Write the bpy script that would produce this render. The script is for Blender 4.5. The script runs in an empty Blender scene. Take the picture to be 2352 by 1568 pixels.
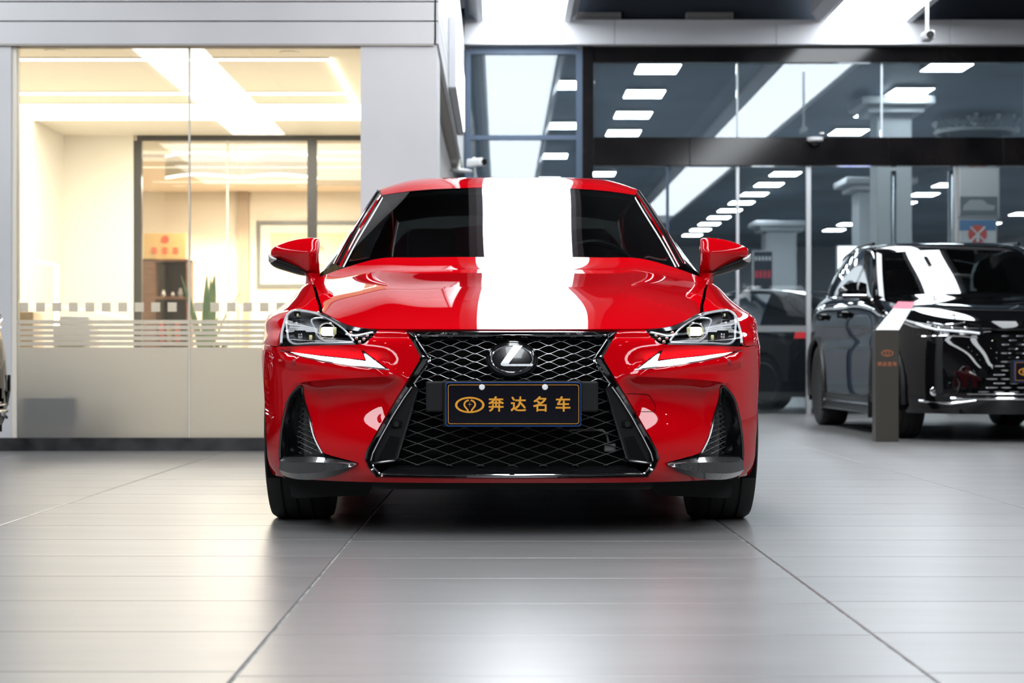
import bpy, bmesh, math, random
import numpy as np
from mathutils import Vector, Matrix
from mathutils.geometry import delaunay_2d_cdt

random.seed(7)
SC = bpy.context.scene
COL = SC.collection

# ------------------------------------------------------------------ camera
F = 4279.0            # focal length in pixels of the 2352 px wide frame
CAM_H = 0.575
PX0, PY0 = 1150.0, 830.0
cam_d = bpy.data.cameras.new('camera')
cam = bpy.data.objects.new('camera', cam_d)
COL.objects.link(cam)
cam.location = (0, 0, CAM_H)
cam.rotation_euler = (math.pi / 2, 0, 0)
cam_d.sensor_width = 36.0
cam_d.lens = 36.0 * F / 2352.0
cam_d.shift_x = (1176 - PX0) / 2352.0
cam_d.shift_y = (PY0 - 784) / 2352.0
cam_d.clip_start = 0.05
cam_d.clip_end = 200
cam_d.dof.use_dof = True
cam_d.dof.focus_distance = 6.25
cam_d.dof.aperture_fstop = 5.0
SC.camera = cam

# ------------------------------------------------------------------ world, exposure
world = bpy.data.worlds.new('world')
SC.world = world
world.use_nodes = True
world.node_tree.nodes['Background'].inputs[0].default_value = (0.80, 0.88, 1.0, 1)
world.node_tree.nodes['Background'].inputs[1].default_value = 0.10
SC.view_settings.view_transform = 'Standard'
SC.view_settings.look = 'None'
SC.view_settings.gamma = 1.0
SC.view_settings.use_curve_mapping = False
SC.view_settings.exposure = 0.0
SC.cycles.max_bounces = 7
SC.cycles.use_light_tree = False
SC.cycles.diffuse_bounces = 3
SC.cycles.glossy_bounces = 4
SC.cycles.transmission_bounces = 6
SC.cycles.transparent_max_bounces = 12
SC.cycles.adaptive_threshold = 0.035
SC.cycles.caustics_reflective = False
SC.cycles.caustics_refractive = False
SC.cycles.sample_clamp_indirect = 6.0

# ------------------------------------------------------------------ helpers
def W(px, py, Y):
    """a point of the photograph at a known distance Y -> world"""
    return ((px - PX0) * Y / F, Y, CAM_H - (py - PY0) * Y / F)

MATS = {}
def mat(name, base=(0.8, 0.8, 0.8), rough=0.5, metal=0.0, coat=0.0, coat_rough=0.02,
        emit=None, es=0.0, spec=0.5, alpha=1.0, trans=0.0, ior=1.5):
    if name in MATS:
        return MATS[name]
    m = bpy.data.materials.new(name)
    m.use_nodes = True
    b = m.node_tree.nodes['Principled BSDF']
    b.inputs['Base Color'].default_value = (*base, 1)
    b.inputs['Roughness'].default_value = rough
    b.inputs['Metallic'].default_value = metal
    b.inputs['Coat Weight'].default_value = coat
    b.inputs['Coat Roughness'].default_value = coat_rough
    b.inputs['Specular IOR Level'].default_value = spec
    b.inputs['IOR'].default_value = ior
    b.inputs['Alpha'].default_value = alpha
    b.inputs['Transmission Weight'].default_value = trans
    if emit is not None:
        b.inputs['Emission Color'].default_value = (*emit, 1)
        b.inputs['Emission Strength'].default_value = es
    MATS[name] = m
    return m

def glassmat(name, tint=(1, 1, 1), gloss=(1, 1, 1), rough=0.0, ior=1.45, boost=1.0, haze=None, haze_amt=0.0):
    """thin sheet: tinted see-through plus Fresnel mirror, optionally a frosted share"""
    if name in MATS:
        return MATS[name]
    m = bpy.data.materials.new(name)
    m.use_nodes = True
    nt = m.node_tree
    for n in list(nt.nodes):
        nt.nodes.remove(n)
    out = nt.nodes.new('ShaderNodeOutputMaterial')
    tr = nt.nodes.new('ShaderNodeBsdfTransparent')
    tr.inputs[0].default_value = (*tint, 1)
    gl = nt.nodes.new('ShaderNodeBsdfGlossy')
    gl.inputs['Color'].default_value = (*gloss, 1)
    gl.inputs['Roughness'].default_value = rough
    fr = nt.nodes.new('ShaderNodeFresnel')
    fr.inputs['IOR'].default_value = ior
    mul = nt.nodes.new('ShaderNodeMath')
    mul.operation = 'MULTIPLY'
    mul.use_clamp = True
    mul.inputs[1].default_value = boost
    nt.links.new(fr.outputs[0], mul.inputs[0])
    mx = nt.nodes.new('ShaderNodeMixShader')
    nt.links.new(mul.outputs[0], mx.inputs[0])
    body = tr.outputs[0]
    if haze is not None:
        d = nt.nodes.new('ShaderNodeBsdfDiffuse')
        d.inputs[0].default_value = (*haze, 1)
        t2 = nt.nodes.new('ShaderNodeBsdfTranslucent')
        t2.inputs[0].default_value = (*haze, 1)
        m2 = nt.nodes.new('ShaderNodeMixShader')
        m2.inputs[0].default_value = 0.85
        nt.links.new(d.outputs[0], m2.inputs[1])
        nt.links.new(t2.outputs[0], m2.inputs[2])
        m3 = nt.nodes.new('ShaderNodeMixShader')
        m3.inputs[0].default_value = haze_amt
        nt.links.new(tr.outputs[0], m3.inputs[1])
        nt.links.new(m2.outputs[0], m3.inputs[2])
        body = m3.outputs[0]
    nt.links.new(body, mx.inputs[1])
    nt.links.new(gl.outputs[0], mx.inputs[2])
    nt.links.new(mx.outputs[0], out.inputs[0])
    MATS[name] = m
    return m

def vary(m, inp, scale, lo, hi, coords='Object', detail=3.0, stretch=(1, 1, 1)):
    """noise-driven variation of one colour or float input (grain, wear)"""
    nt = m.node_tree
    b = nt.nodes['Principled BSDF']
    tc = nt.nodes.new('ShaderNodeTexCoord')
    mp = nt.nodes.new('ShaderNodeMapping')
    mp.inputs['Scale'].default_value = stretch
    nz = nt.nodes.new('ShaderNodeTexNoise')
    nz.inputs['Scale'].default_value = scale
    nz.inputs['Detail'].default_value = detail
    nt.links.new(tc.outputs[coords], mp.inputs[0])
    nt.links.new(mp.outputs[0], nz.inputs[0])
    rp = nt.nodes.new('ShaderNodeValToRGB')
    rp.color_ramp.elements[0].position = 0.3
    rp.color_ramp.elements[1].position = 0.7
    def c4(c):
        return (c, c, c, 1) if isinstance(c, (int, float)) else (*c, 1)
    rp.color_ramp.elements[0].color = c4(lo)
    rp.color_ramp.elements[1].color = c4(hi)
    nt.links.new(nz.outputs[0], rp.inputs[0])
    nt.links.new(rp.outputs[0], b.inputs[inp])
    return m

def bumpy(m, scale, strength, dist=0.002, stretch=(1, 1, 1), kind='noise'):
    nt = m.node_tree
    b = nt.nodes['Principled BSDF']
    tc = nt.nodes.new('ShaderNodeTexCoord')
    mp = nt.nodes.new('ShaderNodeMapping')
    mp.inputs['Scale'].default_value = stretch
    nz = nt.nodes.new('ShaderNodeTexNoise' if kind == 'noise' else 'ShaderNodeTexWave')
    nz.inputs['Scale'].default_value = scale
    bp = nt.nodes.new('ShaderNodeBump')
    bp.inputs['Strength'].default_value = strength
    bp.inputs['Distance'].default_value = dist
    nt.links.new(tc.outputs['Object'], mp.inputs[0])
    nt.links.new(mp.outputs[0], nz.inputs[0])
    nt.links.new(nz.outputs[0], bp.inputs['Height'])
    nt.links.new(bp.outputs[0], b.inputs['Normal'])
    return m

def mk(name, verts, faces, m, parent=None, smooth=True, loc=None, sharp=None):
    me = bpy.data.meshes.new(name)
    me.from_pydata([tuple(map(float, v)) for v in verts], [], [tuple(map(int, f)) for f in faces])
    me.update()
    if smooth:
        me.polygons.foreach_set('use_smooth', [True] * len(me.polygons))
        if sharp is not None:
            me.set_sharp_from_angle(angle=math.radians(sharp))
    if m is not None:
        me.materials.append(m)
    o = bpy.data.objects.new(name, me)
    COL.objects.link(o)
    if parent is not None:
        o.parent = parent
    if loc is not None:
        o.location = loc
    return o

def tag(o, label, cat, group=None, kind=None):
    if label: o['label'] = label
    if cat: o['category'] = cat
    if group: o['group'] = group
    if kind: o['kind'] = kind
    return o

def struct(o, kind='structure'):
    o['kind'] = kind
    return o

def empty(name, loc=(0, 0, 0), rz=0.0, parent=None):
    o = bpy.data.objects.new(name, None)
    o.empty_display_size = 0.1
    COL.objects.link(o)
    o.location = loc
    o.rotation_euler = (0, 0, rz)
    if parent: o.parent = parent
    return o

class MB:
    """collects pieces of ONE mesh"""
    def __init__(s):
        s.v = []; s.f = []
    def add(s, v, f):
        n = len(s.v)
        s.v += [tuple(map(float, p)) for p in v]
        s.f += [tuple(i + n for i in q) for q in f]
        return s
    def box(s, x0, x1, y0, y1, z0, z1):
        x0, x1 = min(x0, x1), max(x0, x1); y0, y1 = min(y0, y1), max(y0, y1); z0, z1 = min(z0, z1), max(z0, z1)
        v = [(x0, y0, z0), (x1, y0, z0), (x1, y1, z0), (x0, y1, z0), (x0, y0, z1), (x1, y0, z1), (x1, y1, z1), (x0, y1, z1)]
        return s.add(v, [(0, 3, 2, 1), (4, 5, 6, 7), (0, 1, 5, 4), (1, 2, 6, 5), (2, 3, 7, 6), (3, 0, 4, 7)])
    def rbox(s, x0, x1, y0, y1, z0, z1, b=0.005, seg=2):
        bm = bmesh.new()
        bmesh.ops.create_cube(bm, size=1)
        for q in bm.verts:
            q.co = Vector(((x0 + x1) / 2 + q.co.x * (x1 - x0), (y0 + y1) / 2 + q.co.y * (y1 - y0), (z0 + z1) / 2 + q.co.z * (z1 - z0)))
        bmesh.ops.bevel(bm, geom=bm.edges[:], offset=b, segments=seg, affect='EDGES', profile=0.5)
        bm.verts.index_update()
        s.add([q.co[:] for q in bm.verts], [[q.index for q in f.verts] for f in bm.faces])
        bm.free()
        return s
    def tube(s, pts, r, n=8, closed=False, cap=True):
        pts = [Vector(p) for p in pts]
        m = len(pts)
        rs = r if hasattr(r, '__len__') else [r] * m
        up = None
        rings = []
        for i, p in enumerate(pts):
            if closed:
                d = pts[(i + 1) % m] - pts[i - 1]
            else:
                d = pts[min(i + 1, m - 1)] - pts[max(i - 1, 0)]
            d.normalize()
            if up is None:
                up = Vector((0, 0, 1)) if abs(d.z) < 0.9 else Vector((1, 0, 0))
            a = d.cross(up)
            if a.length < 1e-6:
                a = d.orthogonal()
            a.normalize()
            b = a.cross(d); b.normalize()
            up = b
            rings.append([p + (a * math.cos(t) + b * math.sin(t)) * rs[i] for t in (2 * math.pi * k / n for k in range(n))])
        v = [q for rg in rings for q in rg]
        f = []
        for i in range(m if closed else m - 1):
            j = (i + 1) % m
            for k in range(n):
                f.append((i * n + k, i * n + (k + 1) % n, j * n + (k + 1) % n, j * n + k))
        if cap and not closed:
            f.append(tuple(range(n)))
            f.append(tuple(reversed(range((m - 1) * n, m * n))))
        f = [tuple(reversed(q)) for q in f]
        return s.add(v, f)
    def lathe(s, prof, axis='z', c=(0, 0, 0), n=32, closed=False):
        """prof: list of (radius, along)"""
        v = []
        for (r, h) in prof:
            for k in range(n):
                t = 2 * math.pi * k / n
                a, b = r * math.cos(t), r * math.sin(t)
                if axis == 'z': p = (c[0] + a, c[1] + b, c[2] + h)
                elif axis == 'x': p = (c[0] + h, c[1] + a, c[2] + b)
                else: p = (c[0] + b, c[1] + h, c[2] + a)
                v.append(p)
        f = []
        m = len(prof)
        for i in range(m if closed else m - 1):
            j = (i + 1) % m
            for k in range(n):
                f.append((i * n + k, i * n + (k + 1) % n, j * n + (k + 1) % n, j * n + k))
        if not closed:
            if prof[0][0] > 1e-5: f.append(tuple(reversed(range(n))))
            if prof[-1][0] > 1e-5: f.append(tuple(range((m - 1) * n, m * n)))
        return s.add(v, f)
    def grid(s, P, flip=False):
        P = np.asarray(P); a, b = P.shape[:2]
        f = []
        for i in range(a - 1):
            for j in range(b - 1):
                q = (i * b + j, i * b + j + 1, (i + 1) * b + j + 1, (i + 1) * b + j)
                f.append(q[::-1] if flip else q)
        return s.add(P.reshape(-1, 3), f)
    def prism(s, poly, p0, ux, uy, depth):
        """closed polygon in the (ux,uy) plane at p0, extruded by vector depth"""
        p0, ux, uy, d = map(Vector, (p0, ux, uy, depth))
        n = len(poly)
        a = [p0 + ux * x + uy * y for x, y in poly]
        v = a + [q + d for q in a]
        f = [(i, (i + 1) % n, n + (i + 1) % n, n + i) for i in range(n)]
        tri = delaunay_2d_cdt([Vector(q) for q in poly], [(i, (i + 1) % n) for i in range(n)], [list(range(n))], 1, 1e-6)
        if len(tri[0]) == n:
            base = [[tri[3][i][0] for i in t] for t in tri[2]]
        else:
            base = [list(range(n))]
        f += [tuple(reversed(t)) for t in base] + [tuple(n + i for i in t) for t in base]
        return s.add(v, f)
    def mirror(s):
        n = len(s.v)
        s.v += [(-x, y, z) for x, y, z in s.v]
        s.f += [tuple(n + i for i in reversed(q)) for q in s.f]
        return s
    def xf(s, M):
        s.v = [tuple(M @ Vector(p)) for p in s.v]
        return s
    def fix(s):
        bm = bmesh.new()
        vs = [bm.verts.new(p) for p in s.v]
        for q in s.f:
            try: bm.faces.new([vs[i] for i in q])
            except ValueError: pass
        bmesh.ops.remove_doubles(bm, verts=bm.verts[:], dist=1e-5)
        bmesh.ops.recalc_face_normals(bm, faces=bm.faces[:])
        bm.verts.index_update()
        s.v = [q.co[:] for q in bm.verts]
        s.f = [tuple(q.index for q in f.verts) for f in bm.faces]
        bm.free()
        return s
    def build(s, name, m, parent=None, smooth=False, sharp=35, loc=None):
        return mk(name, s.v, s.f, m, parent, smooth, loc, sharp if smooth else None)

def mirror_obj(o, name=None):
    """the other-hand copy of a part (mirrored mesh, x -> -x)"""
    me = o.data.copy()
    n = len(me.vertices)
    co = np.empty(n * 3, dtype=np.float32)
    me.vertices.foreach_get('co', co)
    co[0::3] *= -1
    me.vertices.foreach_set('co', co)
    me.flip_normals()
    me.update()
    c = bpy.data.objects.new(name or o.name.split('.')[0], me)
    COL.objects.link(c)
    c.parent = o.parent
    c.location = (-o.location.x, o.location.y, o.location.z)
    return c

def copy_tree(o, parent=None):
    c = o.copy()
    COL.objects.link(c)
    if parent is not None:
        c.parent = parent
    for ch in list(o.children):
        copy_tree(ch, c)
    return c

# ---- splines -----------------------------------------------------
def spline(t, P, tq):
    """natural C2 cubic through P (n,...) at parameters t, evaluated at tq"""
    t = np.asarray(t, float); P = np.asarray(P, float); tq = np.asarray(tq, float)
    n = len(t)
    shp = P.shape[1:]
    P2 = P.reshape(n, -1)
    h = np.diff(t)
    A = np.zeros((n, n)); R = np.zeros((n, P2.shape[1]))
    A[0, 0] = A[-1, -1] = 1
    for i in range(1, n - 1):
        A[i, i - 1] = h[i - 1]; A[i, i] = 2 * (h[i - 1] + h[i]); A[i, i + 1] = h[i]
        R[i] = 6 * ((P2[i + 1] - P2[i]) / h[i] - (P2[i] - P2[i - 1]) / h[i - 1])
    M = np.linalg.solve(A, R)
    k = np.clip(np.searchsorted(t, tq, side='right') - 1, 0, n - 2)
    d = (tq - t[k])[:, None]; hh = h[k][:, None]
    a, b, ma, mb = P2[k], P2[k + 1], M[k], M[k + 1]
    out = a + d * ((b - a) / hh - hh * (2 * ma + mb) / 6) + d * d * ma / 2 + d ** 3 * (mb - ma) / (6 * hh)
    return out.reshape(len(tq), *shp)

def curve(pts, n, closed=False):
    """smooth resample of a polyline by chord length"""
    P = np.asarray(pts, float)
    if closed:
        P = np.vstack([P[-3:], P, P[:4]])
    t = np.concatenate([[0], np.cumsum(np.linalg.norm(np.diff(P, axis=0), axis=1))])
    if closed:
        return spline(t, P, np.linspace(t[3], t[-4], n, endpoint=False))
    return spline(t, P, np.linspace(0, t[-1], n))

def resample(pts, step, closed=False):
    """straight-line resample, corners kept"""
    P = [np.asarray(p, float) for p in pts]
    if closed: P = P + [P[0]]
    out = []
    for a, b in zip(P[:-1], P[1:]):
        k = max(1, int(math.ceil(np.linalg.norm(b - a) / step)))
        for i in range(k):
            out.append(a + (b - a) * i / k)
    if not closed: out.append(P[-1])
    return np.array(out)

class Net:
    """C2 tensor surface through a net of points P[i][j]"""
    def __init__(s, P, tu=None, tv=None):
        s.P = np.asarray(P, float)
        a, b = s.P.shape[:2]
        du = np.linalg.norm(np.diff(s.P, axis=0), axis=2).mean(axis=1)
        dv = np.linalg.norm(np.diff(s.P, axis=1), axis=2).mean(axis=0)
        s.tu = np.concatenate([[0], np.cumsum(du)]) if tu is None else np.asarray(tu, float)
        s.tv = np.concatenate([[0], np.cumsum(dv)]) if tv is None else np.asarray(tv, float)
    def grid(s, u, v):
        A = spline(s.tu, s.P, u)
        return spline(s.tv, A.transpose(1, 0, 2), v).transpose(1, 0, 2)

def inside(poly, pts):
    poly = np.asarray(poly, float); pts = np.asarray(pts, float)
    x, y = pts[:, 0], pts[:, 1]
    res = np.zeros(len(pts), bool)
    n = len(poly)
    j = n - 1
    for i in range(n):
        xi, yi = poly[i]; xj, yj = poly[j]
        if yi != yj:
            c = ((yi > y) != (yj > y)) & (x < (xj - xi) * (y - yi) / (yj - yi) + xi)
            res ^= c
        j = i
    return res

def seg_dist(poly, pts, closed=True):
    poly = np.asarray(poly, float); pts = np.asarray(pts, float)
    d = np.full(len(pts), 1e9)
    n = len(poly)
    for i in range(n if closed else n - 1):
        a = poly[i]; b = poly[(i + 1) % n]
        ab = b - a
        L = max(ab @ ab, 1e-18)
        t = np.clip(((pts - a) @ ab) / L, 0, 1)
        d = np.minimum(d, np.linalg.norm(pts - (a + t[:, None] * ab), axis=1))
    return d

def fill2d(outer, holes=(), step=0.01, lines=()):
    """constrained Delaunay fill of a 2-D region -> (points, triangles)"""
    loops = [np.asarray(outer, float)] + [np.asarray(h, float) for h in holes]
    pts = []; edges = []
    for L in loops:
        n0 = len(pts)
        pts += [tuple(p) for p in L]
        edges += [(n0 + i, n0 + (i + 1) % len(L)) for i in range(len(L))]
    for L in lines:
        n0 = len(pts)
        pts += [tuple(p) for p in L]
        edges += [(n0 + i, n0 + i + 1) for i in range(len(L) - 1)]
    lo = loops[0].min(axis=0); hi = loops[0].max(axis=0)
    gx = np.arange(lo[0], hi[0] + step, step)
    gy = np.arange(lo[1], hi[1] + step, step)
    G = np.array([(x, y) for x in gx for y in gy])
    ok = inside(loops[0], G)
    for h in loops[1:]: ok &= ~inside(h, G)
    G = G[ok]
    for L in loops: G = G[seg_dist(L, G) > step * 0.55]
    for L in lines: G = G[seg_dist(L, G, False) > step * 0.55]
    pts += [tuple(p) for p in G]
    r = delaunay_2d_cdt([Vector(p) for p in pts], edges, [], 0, 1e-7)
    V = np.array([p[:] for p in r[0]]); T = np.array([list(t) for t in r[2]])
    c = V[T].mean(axis=1)
    ok = inside(loops[0], c)
    for h in loops[1:]: ok &= ~inside(h, c)
    return V, T[ok]
# ================================================================== ROOM
BACK_Y, FAC_Y, HALL_Y = -7.0, 20.5, 62.0
XL, XR = -9.0, 9.5
LIGHT_Z = 4.30

# ---- floor: one slab with every tile laid on it
tile_mats = []
for k, c in enumerate(((.150, .146, .145), (.160, .156, .154), (.143, .139, .138))):
    m = mat('stone_tile_%d' % k, c, .26, spec=1.0)
    vary(m, 'Base Color', 2.2, tuple(x * .90 for x in c), tuple(x * 1.10 for x in c), stretch=(.6, 7, 1), detail=4)
    vary(m, 'Roughness', 1.2, .31, .35, stretch=(.5, 4, 1), detail=2)
    tile_mats.append(m)
grout = vary(mat('grout', (.20, .195, .185), .8), 'Base Color', 14, (.05, .05, .05), (.34, .33, .31))
mb = MB(); mb.box(XL, XR, BACK_Y, HALL_Y, -.12, -.004)
floor = struct(mb.build('floor', grout))
TW, TD = 1.271, .5125
tile_me = []
for m in tile_mats:
    b = MB(); g = .0032; e = .0025
    x0, x1, y0, y1 = g, TW - g, g * .25, TD - g * .25
    b.add([(x0, y0, -.012), (x1, y0, -.012), (x1, y1, -.012), (x0, y1, -.012), (x0, y0, -.0018), (x1, y0, -.0018), (x1, y1, -.0018), (x0, y1, -.0018),
           (x0 + e, y0 + e, 0), (x1 - e, y0 + e, 0), (x1 - e, y1 - e, 0), (x0 + e, y1 - e, 0)],
          [(0, 1, 5, 4), (1, 2, 6, 5), (2, 3, 7, 6), (3, 0, 4, 7), (4, 5, 9, 8), (5, 6, 10, 9), (6, 7, 11, 10), (7, 4, 8, 11), (8, 9, 10, 11)])
    o = b.build('tile', m, None)
    tile_me.append(o.data); bpy.data.objects.remove(o)
def lay(i, j):
    x = -.486 + i * TW; y = 3.918 + j * TD + (0.0, .035, -.02, .05)[i % 4]
    o = bpy.data.objects.new('tile', tile_me[random.randrange(3)])
    COL.objects.link(o); o.parent = floor; o.location = (x, y, 0)
vis = []; rest = []
for i in range(-7, 8):
    for j in range(-22, 33):
        x = -.486 + i * TW; y = 3.918 + j * TD
        if x < XL or x + TW > XR: continue
        inview = y + TD > 3.2 and abs(x + TW / 2 - .0 - .006 * y) < .285 * (y + TD) + .7
        if inview and y < 12.0 or (inview and x > -.6): vis.append((y, i, j))
        else: rest.append((i, j))
vis.sort()
for y, i, j in vis[:296]: lay(i, j)
rest += [(i, j) for y, i, j in vis[296:]]
mb = MB()
for i, j in rest:
    x = -.486 + i * TW; y = 3.918 + j * TD + (0.0, .035, -.02, .05)[i % 4]
    g = .0032
    mb.add([(x + g, y + g, 0), (x + TW - g, y + g, 0), (x + TW - g, y + TD - g, 0), (x + g, y + TD - g, 0)], [(0, 1, 2, 3)])
o = mb.build('distant_tiles', tile_mats[0], floor); o['kind'] = 'stuff'
mb = MB(); mb.box(XL, XR, FAC_Y + .2, HALL_Y, -.003, 0)
struct(mb.build('hall_floor', mat('hall_floor_stone', (.26, .27, .28), .22, spec=.7)))['kind'] = 'structure'

# ---- ceiling (dark, ribbed) and outer walls
ceil_m = bumpy(mat('ceiling_dark', (.020, .025, .033), .6), 9, .5, .03, (0, 1, 0), 'wave')
mb = MB(); mb.box(XL, XR, BACK_Y, FAC_Y + .25, 4.75, 4.85); struct(mb.build('ceiling', ceil_m))
wall_m = vary(mat('wall_grey', (.42, .42, .43), .6), 'Base Color', 1.5, (.38, .38, .39), (.46, .46, .47))
mb = MB(); mb.box(XL - .1, XL, BACK_Y, HALL_Y, 0, 5.2); struct(mb.build('wall_left', wall_m))
mb = MB(); mb.box(XR, XR + .1, BACK_Y, FAC_Y, 0, 4.85); struct(mb.build('wall_right', wall_m))
mb = MB(); mb.box(XL, XR, BACK_Y - .1, BACK_Y, 0, 4.85); struct(mb.build('wall_behind', mat('wall_dim', (.045, .045, .05), .6)))

# ---- the long light troughs
trough_m = mat('trough_paint', (.52, .53, .56), .5)
light_m = mat('trough_diffuser', (.9, .9, .9), .5, emit=(.905, .955, 1.0), es=11.5)
dim_m = mat('far_trough_diffuser', (.9, .9, .9), .5, emit=(.86, .93, 1.0), es=.16)
def trough(xc, y0, y1, m, label, name='ceiling_light_trough'):
    t = empty(name, (xc, y0, LIGHT_Z))
    L = y1 - y0
    mb = MB(); mb.box(-.435, .435, 0, L, .0, .02); mb.build('diffuser', m, t)
    mb = MB()
    for s in (1, -1):
        P = [(s * .437, .03), (s * .437, -.022), (s * .50, -.035), (s * .585, .06), (s * .585, .43), (s * .437, .43)]
        mb.prism(P, (0, 0, 0), (1, 0, 0), (0, 0, 1), (0, L, 0))
    mb.box(-.5, .5, 0, L, .40, .43)
    mb.fix().build('housing', trough_m, t)
    tag(t, label, 'ceiling light', 'light troughs running along the ceiling')
    return t
trough(.25, BACK_Y + .5, 20.28, light_m, 'long white light trough straight above the red car, left of the two in view')
trough(3.97, BACK_Y + .5, 20.28, light_m, 'long white light trough above the black suv, right of the two in view')
trough(-3.95, BACK_Y + .5, 11.4, light_m, 'long white light trough over the left aisle, seen only mirrored in the shop glass')
# small ceiling spots that sparkle on the paintwork
spot_m = mat('spot_lamp', (1, 1, 1), .4, emit=(1, .93, .82), es=60)
spot_body = mat('spot_body', (.05, .05, .05), .5)
for k, (x, y) in enumerate(((-2.3, -1.5), (-2.0, 1.2), (-2.5, 3.4), (-2.1, 5.6), (2.1, -1.2), (2.4, 1.6), (2.0, 3.9), (2.5, 6.2), (-1.2, -3.0), (1.3, -3.2), (5.6, 3.0), (5.7, 8.0))):
    t = empty('ceiling_spotlight', (x, y, 4.62))
    mb = MB(); mb.lathe([(.075, .13), (.075, .0), (.060, -.005), (.055, .02)], 'z', (0, 0, 0), 20); mb.build('can', spot_body, t, smooth=True, sharp=40)
    mb = MB(); mb.lathe([(0, .002), (.052, .002), (.052, .01)], 'z', (0, 0, 0), 16); mb.build('lamp', spot_m, t)
    tag(t, 'small black can spotlight on the dark ceiling, %s' % ('back left', 'second left', 'third left', 'front left beside the red car', 'back right', 'second right', 'third right', 'front right beside the red car', 'rearmost left of centre', 'rearmost right of centre', 'outer right', 'outer right nearest the suv')[k], 'spotlight', 'ceiling spotlights between the troughs')

# ================================================================== SHOP ON THE LEFT (front at Y = 12)
SY = 12.0
XC0, XC1, XS = -.903, -.412, -3.127
stone_m = vary(mat('shop_cladding', (.63, .63, .64), .5), 'Base Color', 1.1, (.59, .595, .605), (.67, .67, .675))
groove_m = mat('groove', (.16, .16, .16), .8)
cream = mat('cream_wall', (.82, .78, .69), .6)
warm_white = mat('warm_ceiling', (.84, .79, .69), .6)
# fascia: cladding boards with shadow gaps, front and side
fas = empty('shop_fascia', (0, SY, 2.62)); struct(fas)
mb = MB(); mb.box(XL, XC1 - .02, .03, .12, 0, 1.45); mb.build('backing', groove_m, fas)
mb = MB(); mb.box(XC1 - .12, XC1 - .018, .20, 8.2, 0, 1.45); mb.build('backing', groove_m, fas)
for z0, z1 in ((0, .142), (.150, .268), (.276, .62), (.628, 1.0), (1.008, 1.45)):
    mb = MB()
    if z0 == .276: pass
    mb.rbox(XL, XC1 - .002, 0, .03, z0, z1, .002, 1)
    mb.build('cladding_board', stone_m, fas)
    mb = MB(); mb.rbox(XC1 - .03 + .012, XC1 + .012, .0, 8.2, z0, z1, .002, 1)
    mb.build('cladding_board', stone_m, fas)
mb = MB(); mb.box(XL, XC1 - .02, .0, .12, -.012, .0); mb.box(XC1 - .2, XC1 - .02, .12, 8.2, -.012, 0); mb.build('soffit', mat('soffit', (.40, .38, .35), .7), fas)
# columns
mb = MB(); mb.box(XC0, XC1, SY + .012, SY + .62, 0, 2.62); o = struct(mb.build('wall_column', stone_m))
mb = MB(); mb.box(XL, XS - .03, SY + .012, SY + .14, 0, 2.62); struct(mb.build('wall_pier', stone_m))
mb = MB(); mb.box(XS - .03, XS, SY + .03, SY + .12, 0, 2.62); struct(mb.build('trim_1', mat('jamb', (.78, .74, .64), .5)))
# side wall of the shop behind the column, with a dark slot
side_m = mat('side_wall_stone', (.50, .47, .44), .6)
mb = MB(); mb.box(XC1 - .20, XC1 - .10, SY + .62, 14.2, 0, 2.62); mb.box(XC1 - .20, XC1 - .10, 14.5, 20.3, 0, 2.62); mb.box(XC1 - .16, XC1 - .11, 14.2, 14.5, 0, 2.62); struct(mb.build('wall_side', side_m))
mb = MB(); mb.box(XL, XC0, SY - .02, SY + .10, 0, .084); mb.box(XC0, XC1 + .01, SY + .004, SY + .01, 0, .084); struct(mb.build('baseboard_front', vary(mat('black_stone', (.03, .03, .032), .22), 'Base Color', 6, (.015, .015, .016), (.06, .06, .062))))
# lit sign box on the side of the fascia
sg = empty('side_sign', (XC1 + .012, 14.2, 2.66)); tag(sg, 'glowing white sign box on the side of the shop fascia', 'sign')
mb = MB(); mb.rbox(0, .06, 0, 3.0, .0, .55, .01); mb.build('sign_case', trough_m, sg)
mb = MB(); mb.box(.061, .066, .03, 2.97, .03, .52); mb.build('sign_face', mat('sign_glow', (1, 1, 1), .5, emit=(1, 1, 1), es=3.5), sg)
# shop-front glass, two panes
shop_glass = glassmat('shop_glass', (.97, .97, .96), ior=1.5, boost=1.3)
frost = glassmat('frosted_film', (1, 1, 1), (1, 1, 1), .35, 1.4, .6, haze=(.99, .98, .95), haze_amt=.97)
XJ = -2.014
for k, (a, b) in enumerate(((XS, XJ - .006), (XJ + .006, XC0))):
    mb = MB(); mb.box(a, b, SY + .05, SY + .06, .084, 2.61)
    w = struct(mb.build('window_%d' % (k + 1), shop_glass))
    mb = MB(); mb.box(a, b, SY + .046, SY + .048, .084, .667)
    mb.build('frosted_film', frost, w)
    for j in range(5):
        z = .677 + j * .0352
        mb = MB(); mb.box(a, b, SY + .046, SY + .048, z, z + .0255); mb.build('frosted_stripe', frost, w)
    n = int((b - a) / .1065)
    for j in range(n + 1):
        x = XS + .015 + j * .1065 if k == 0 else XJ + .03 + j * .1065
        if x + .058 > b: break
        mb = MB(); mb.box(x, x + .058, SY + .046, SY + .048, .897, .957); mb.build('frosted_square', frost, w)
mb = MB(); mb.box(XJ - .006, XJ + .006, SY + .045, SY + .065, .084, 2.61); struct(mb.build('trim_2', mat('silicone', (.72, .68, .56), .4)))
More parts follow.
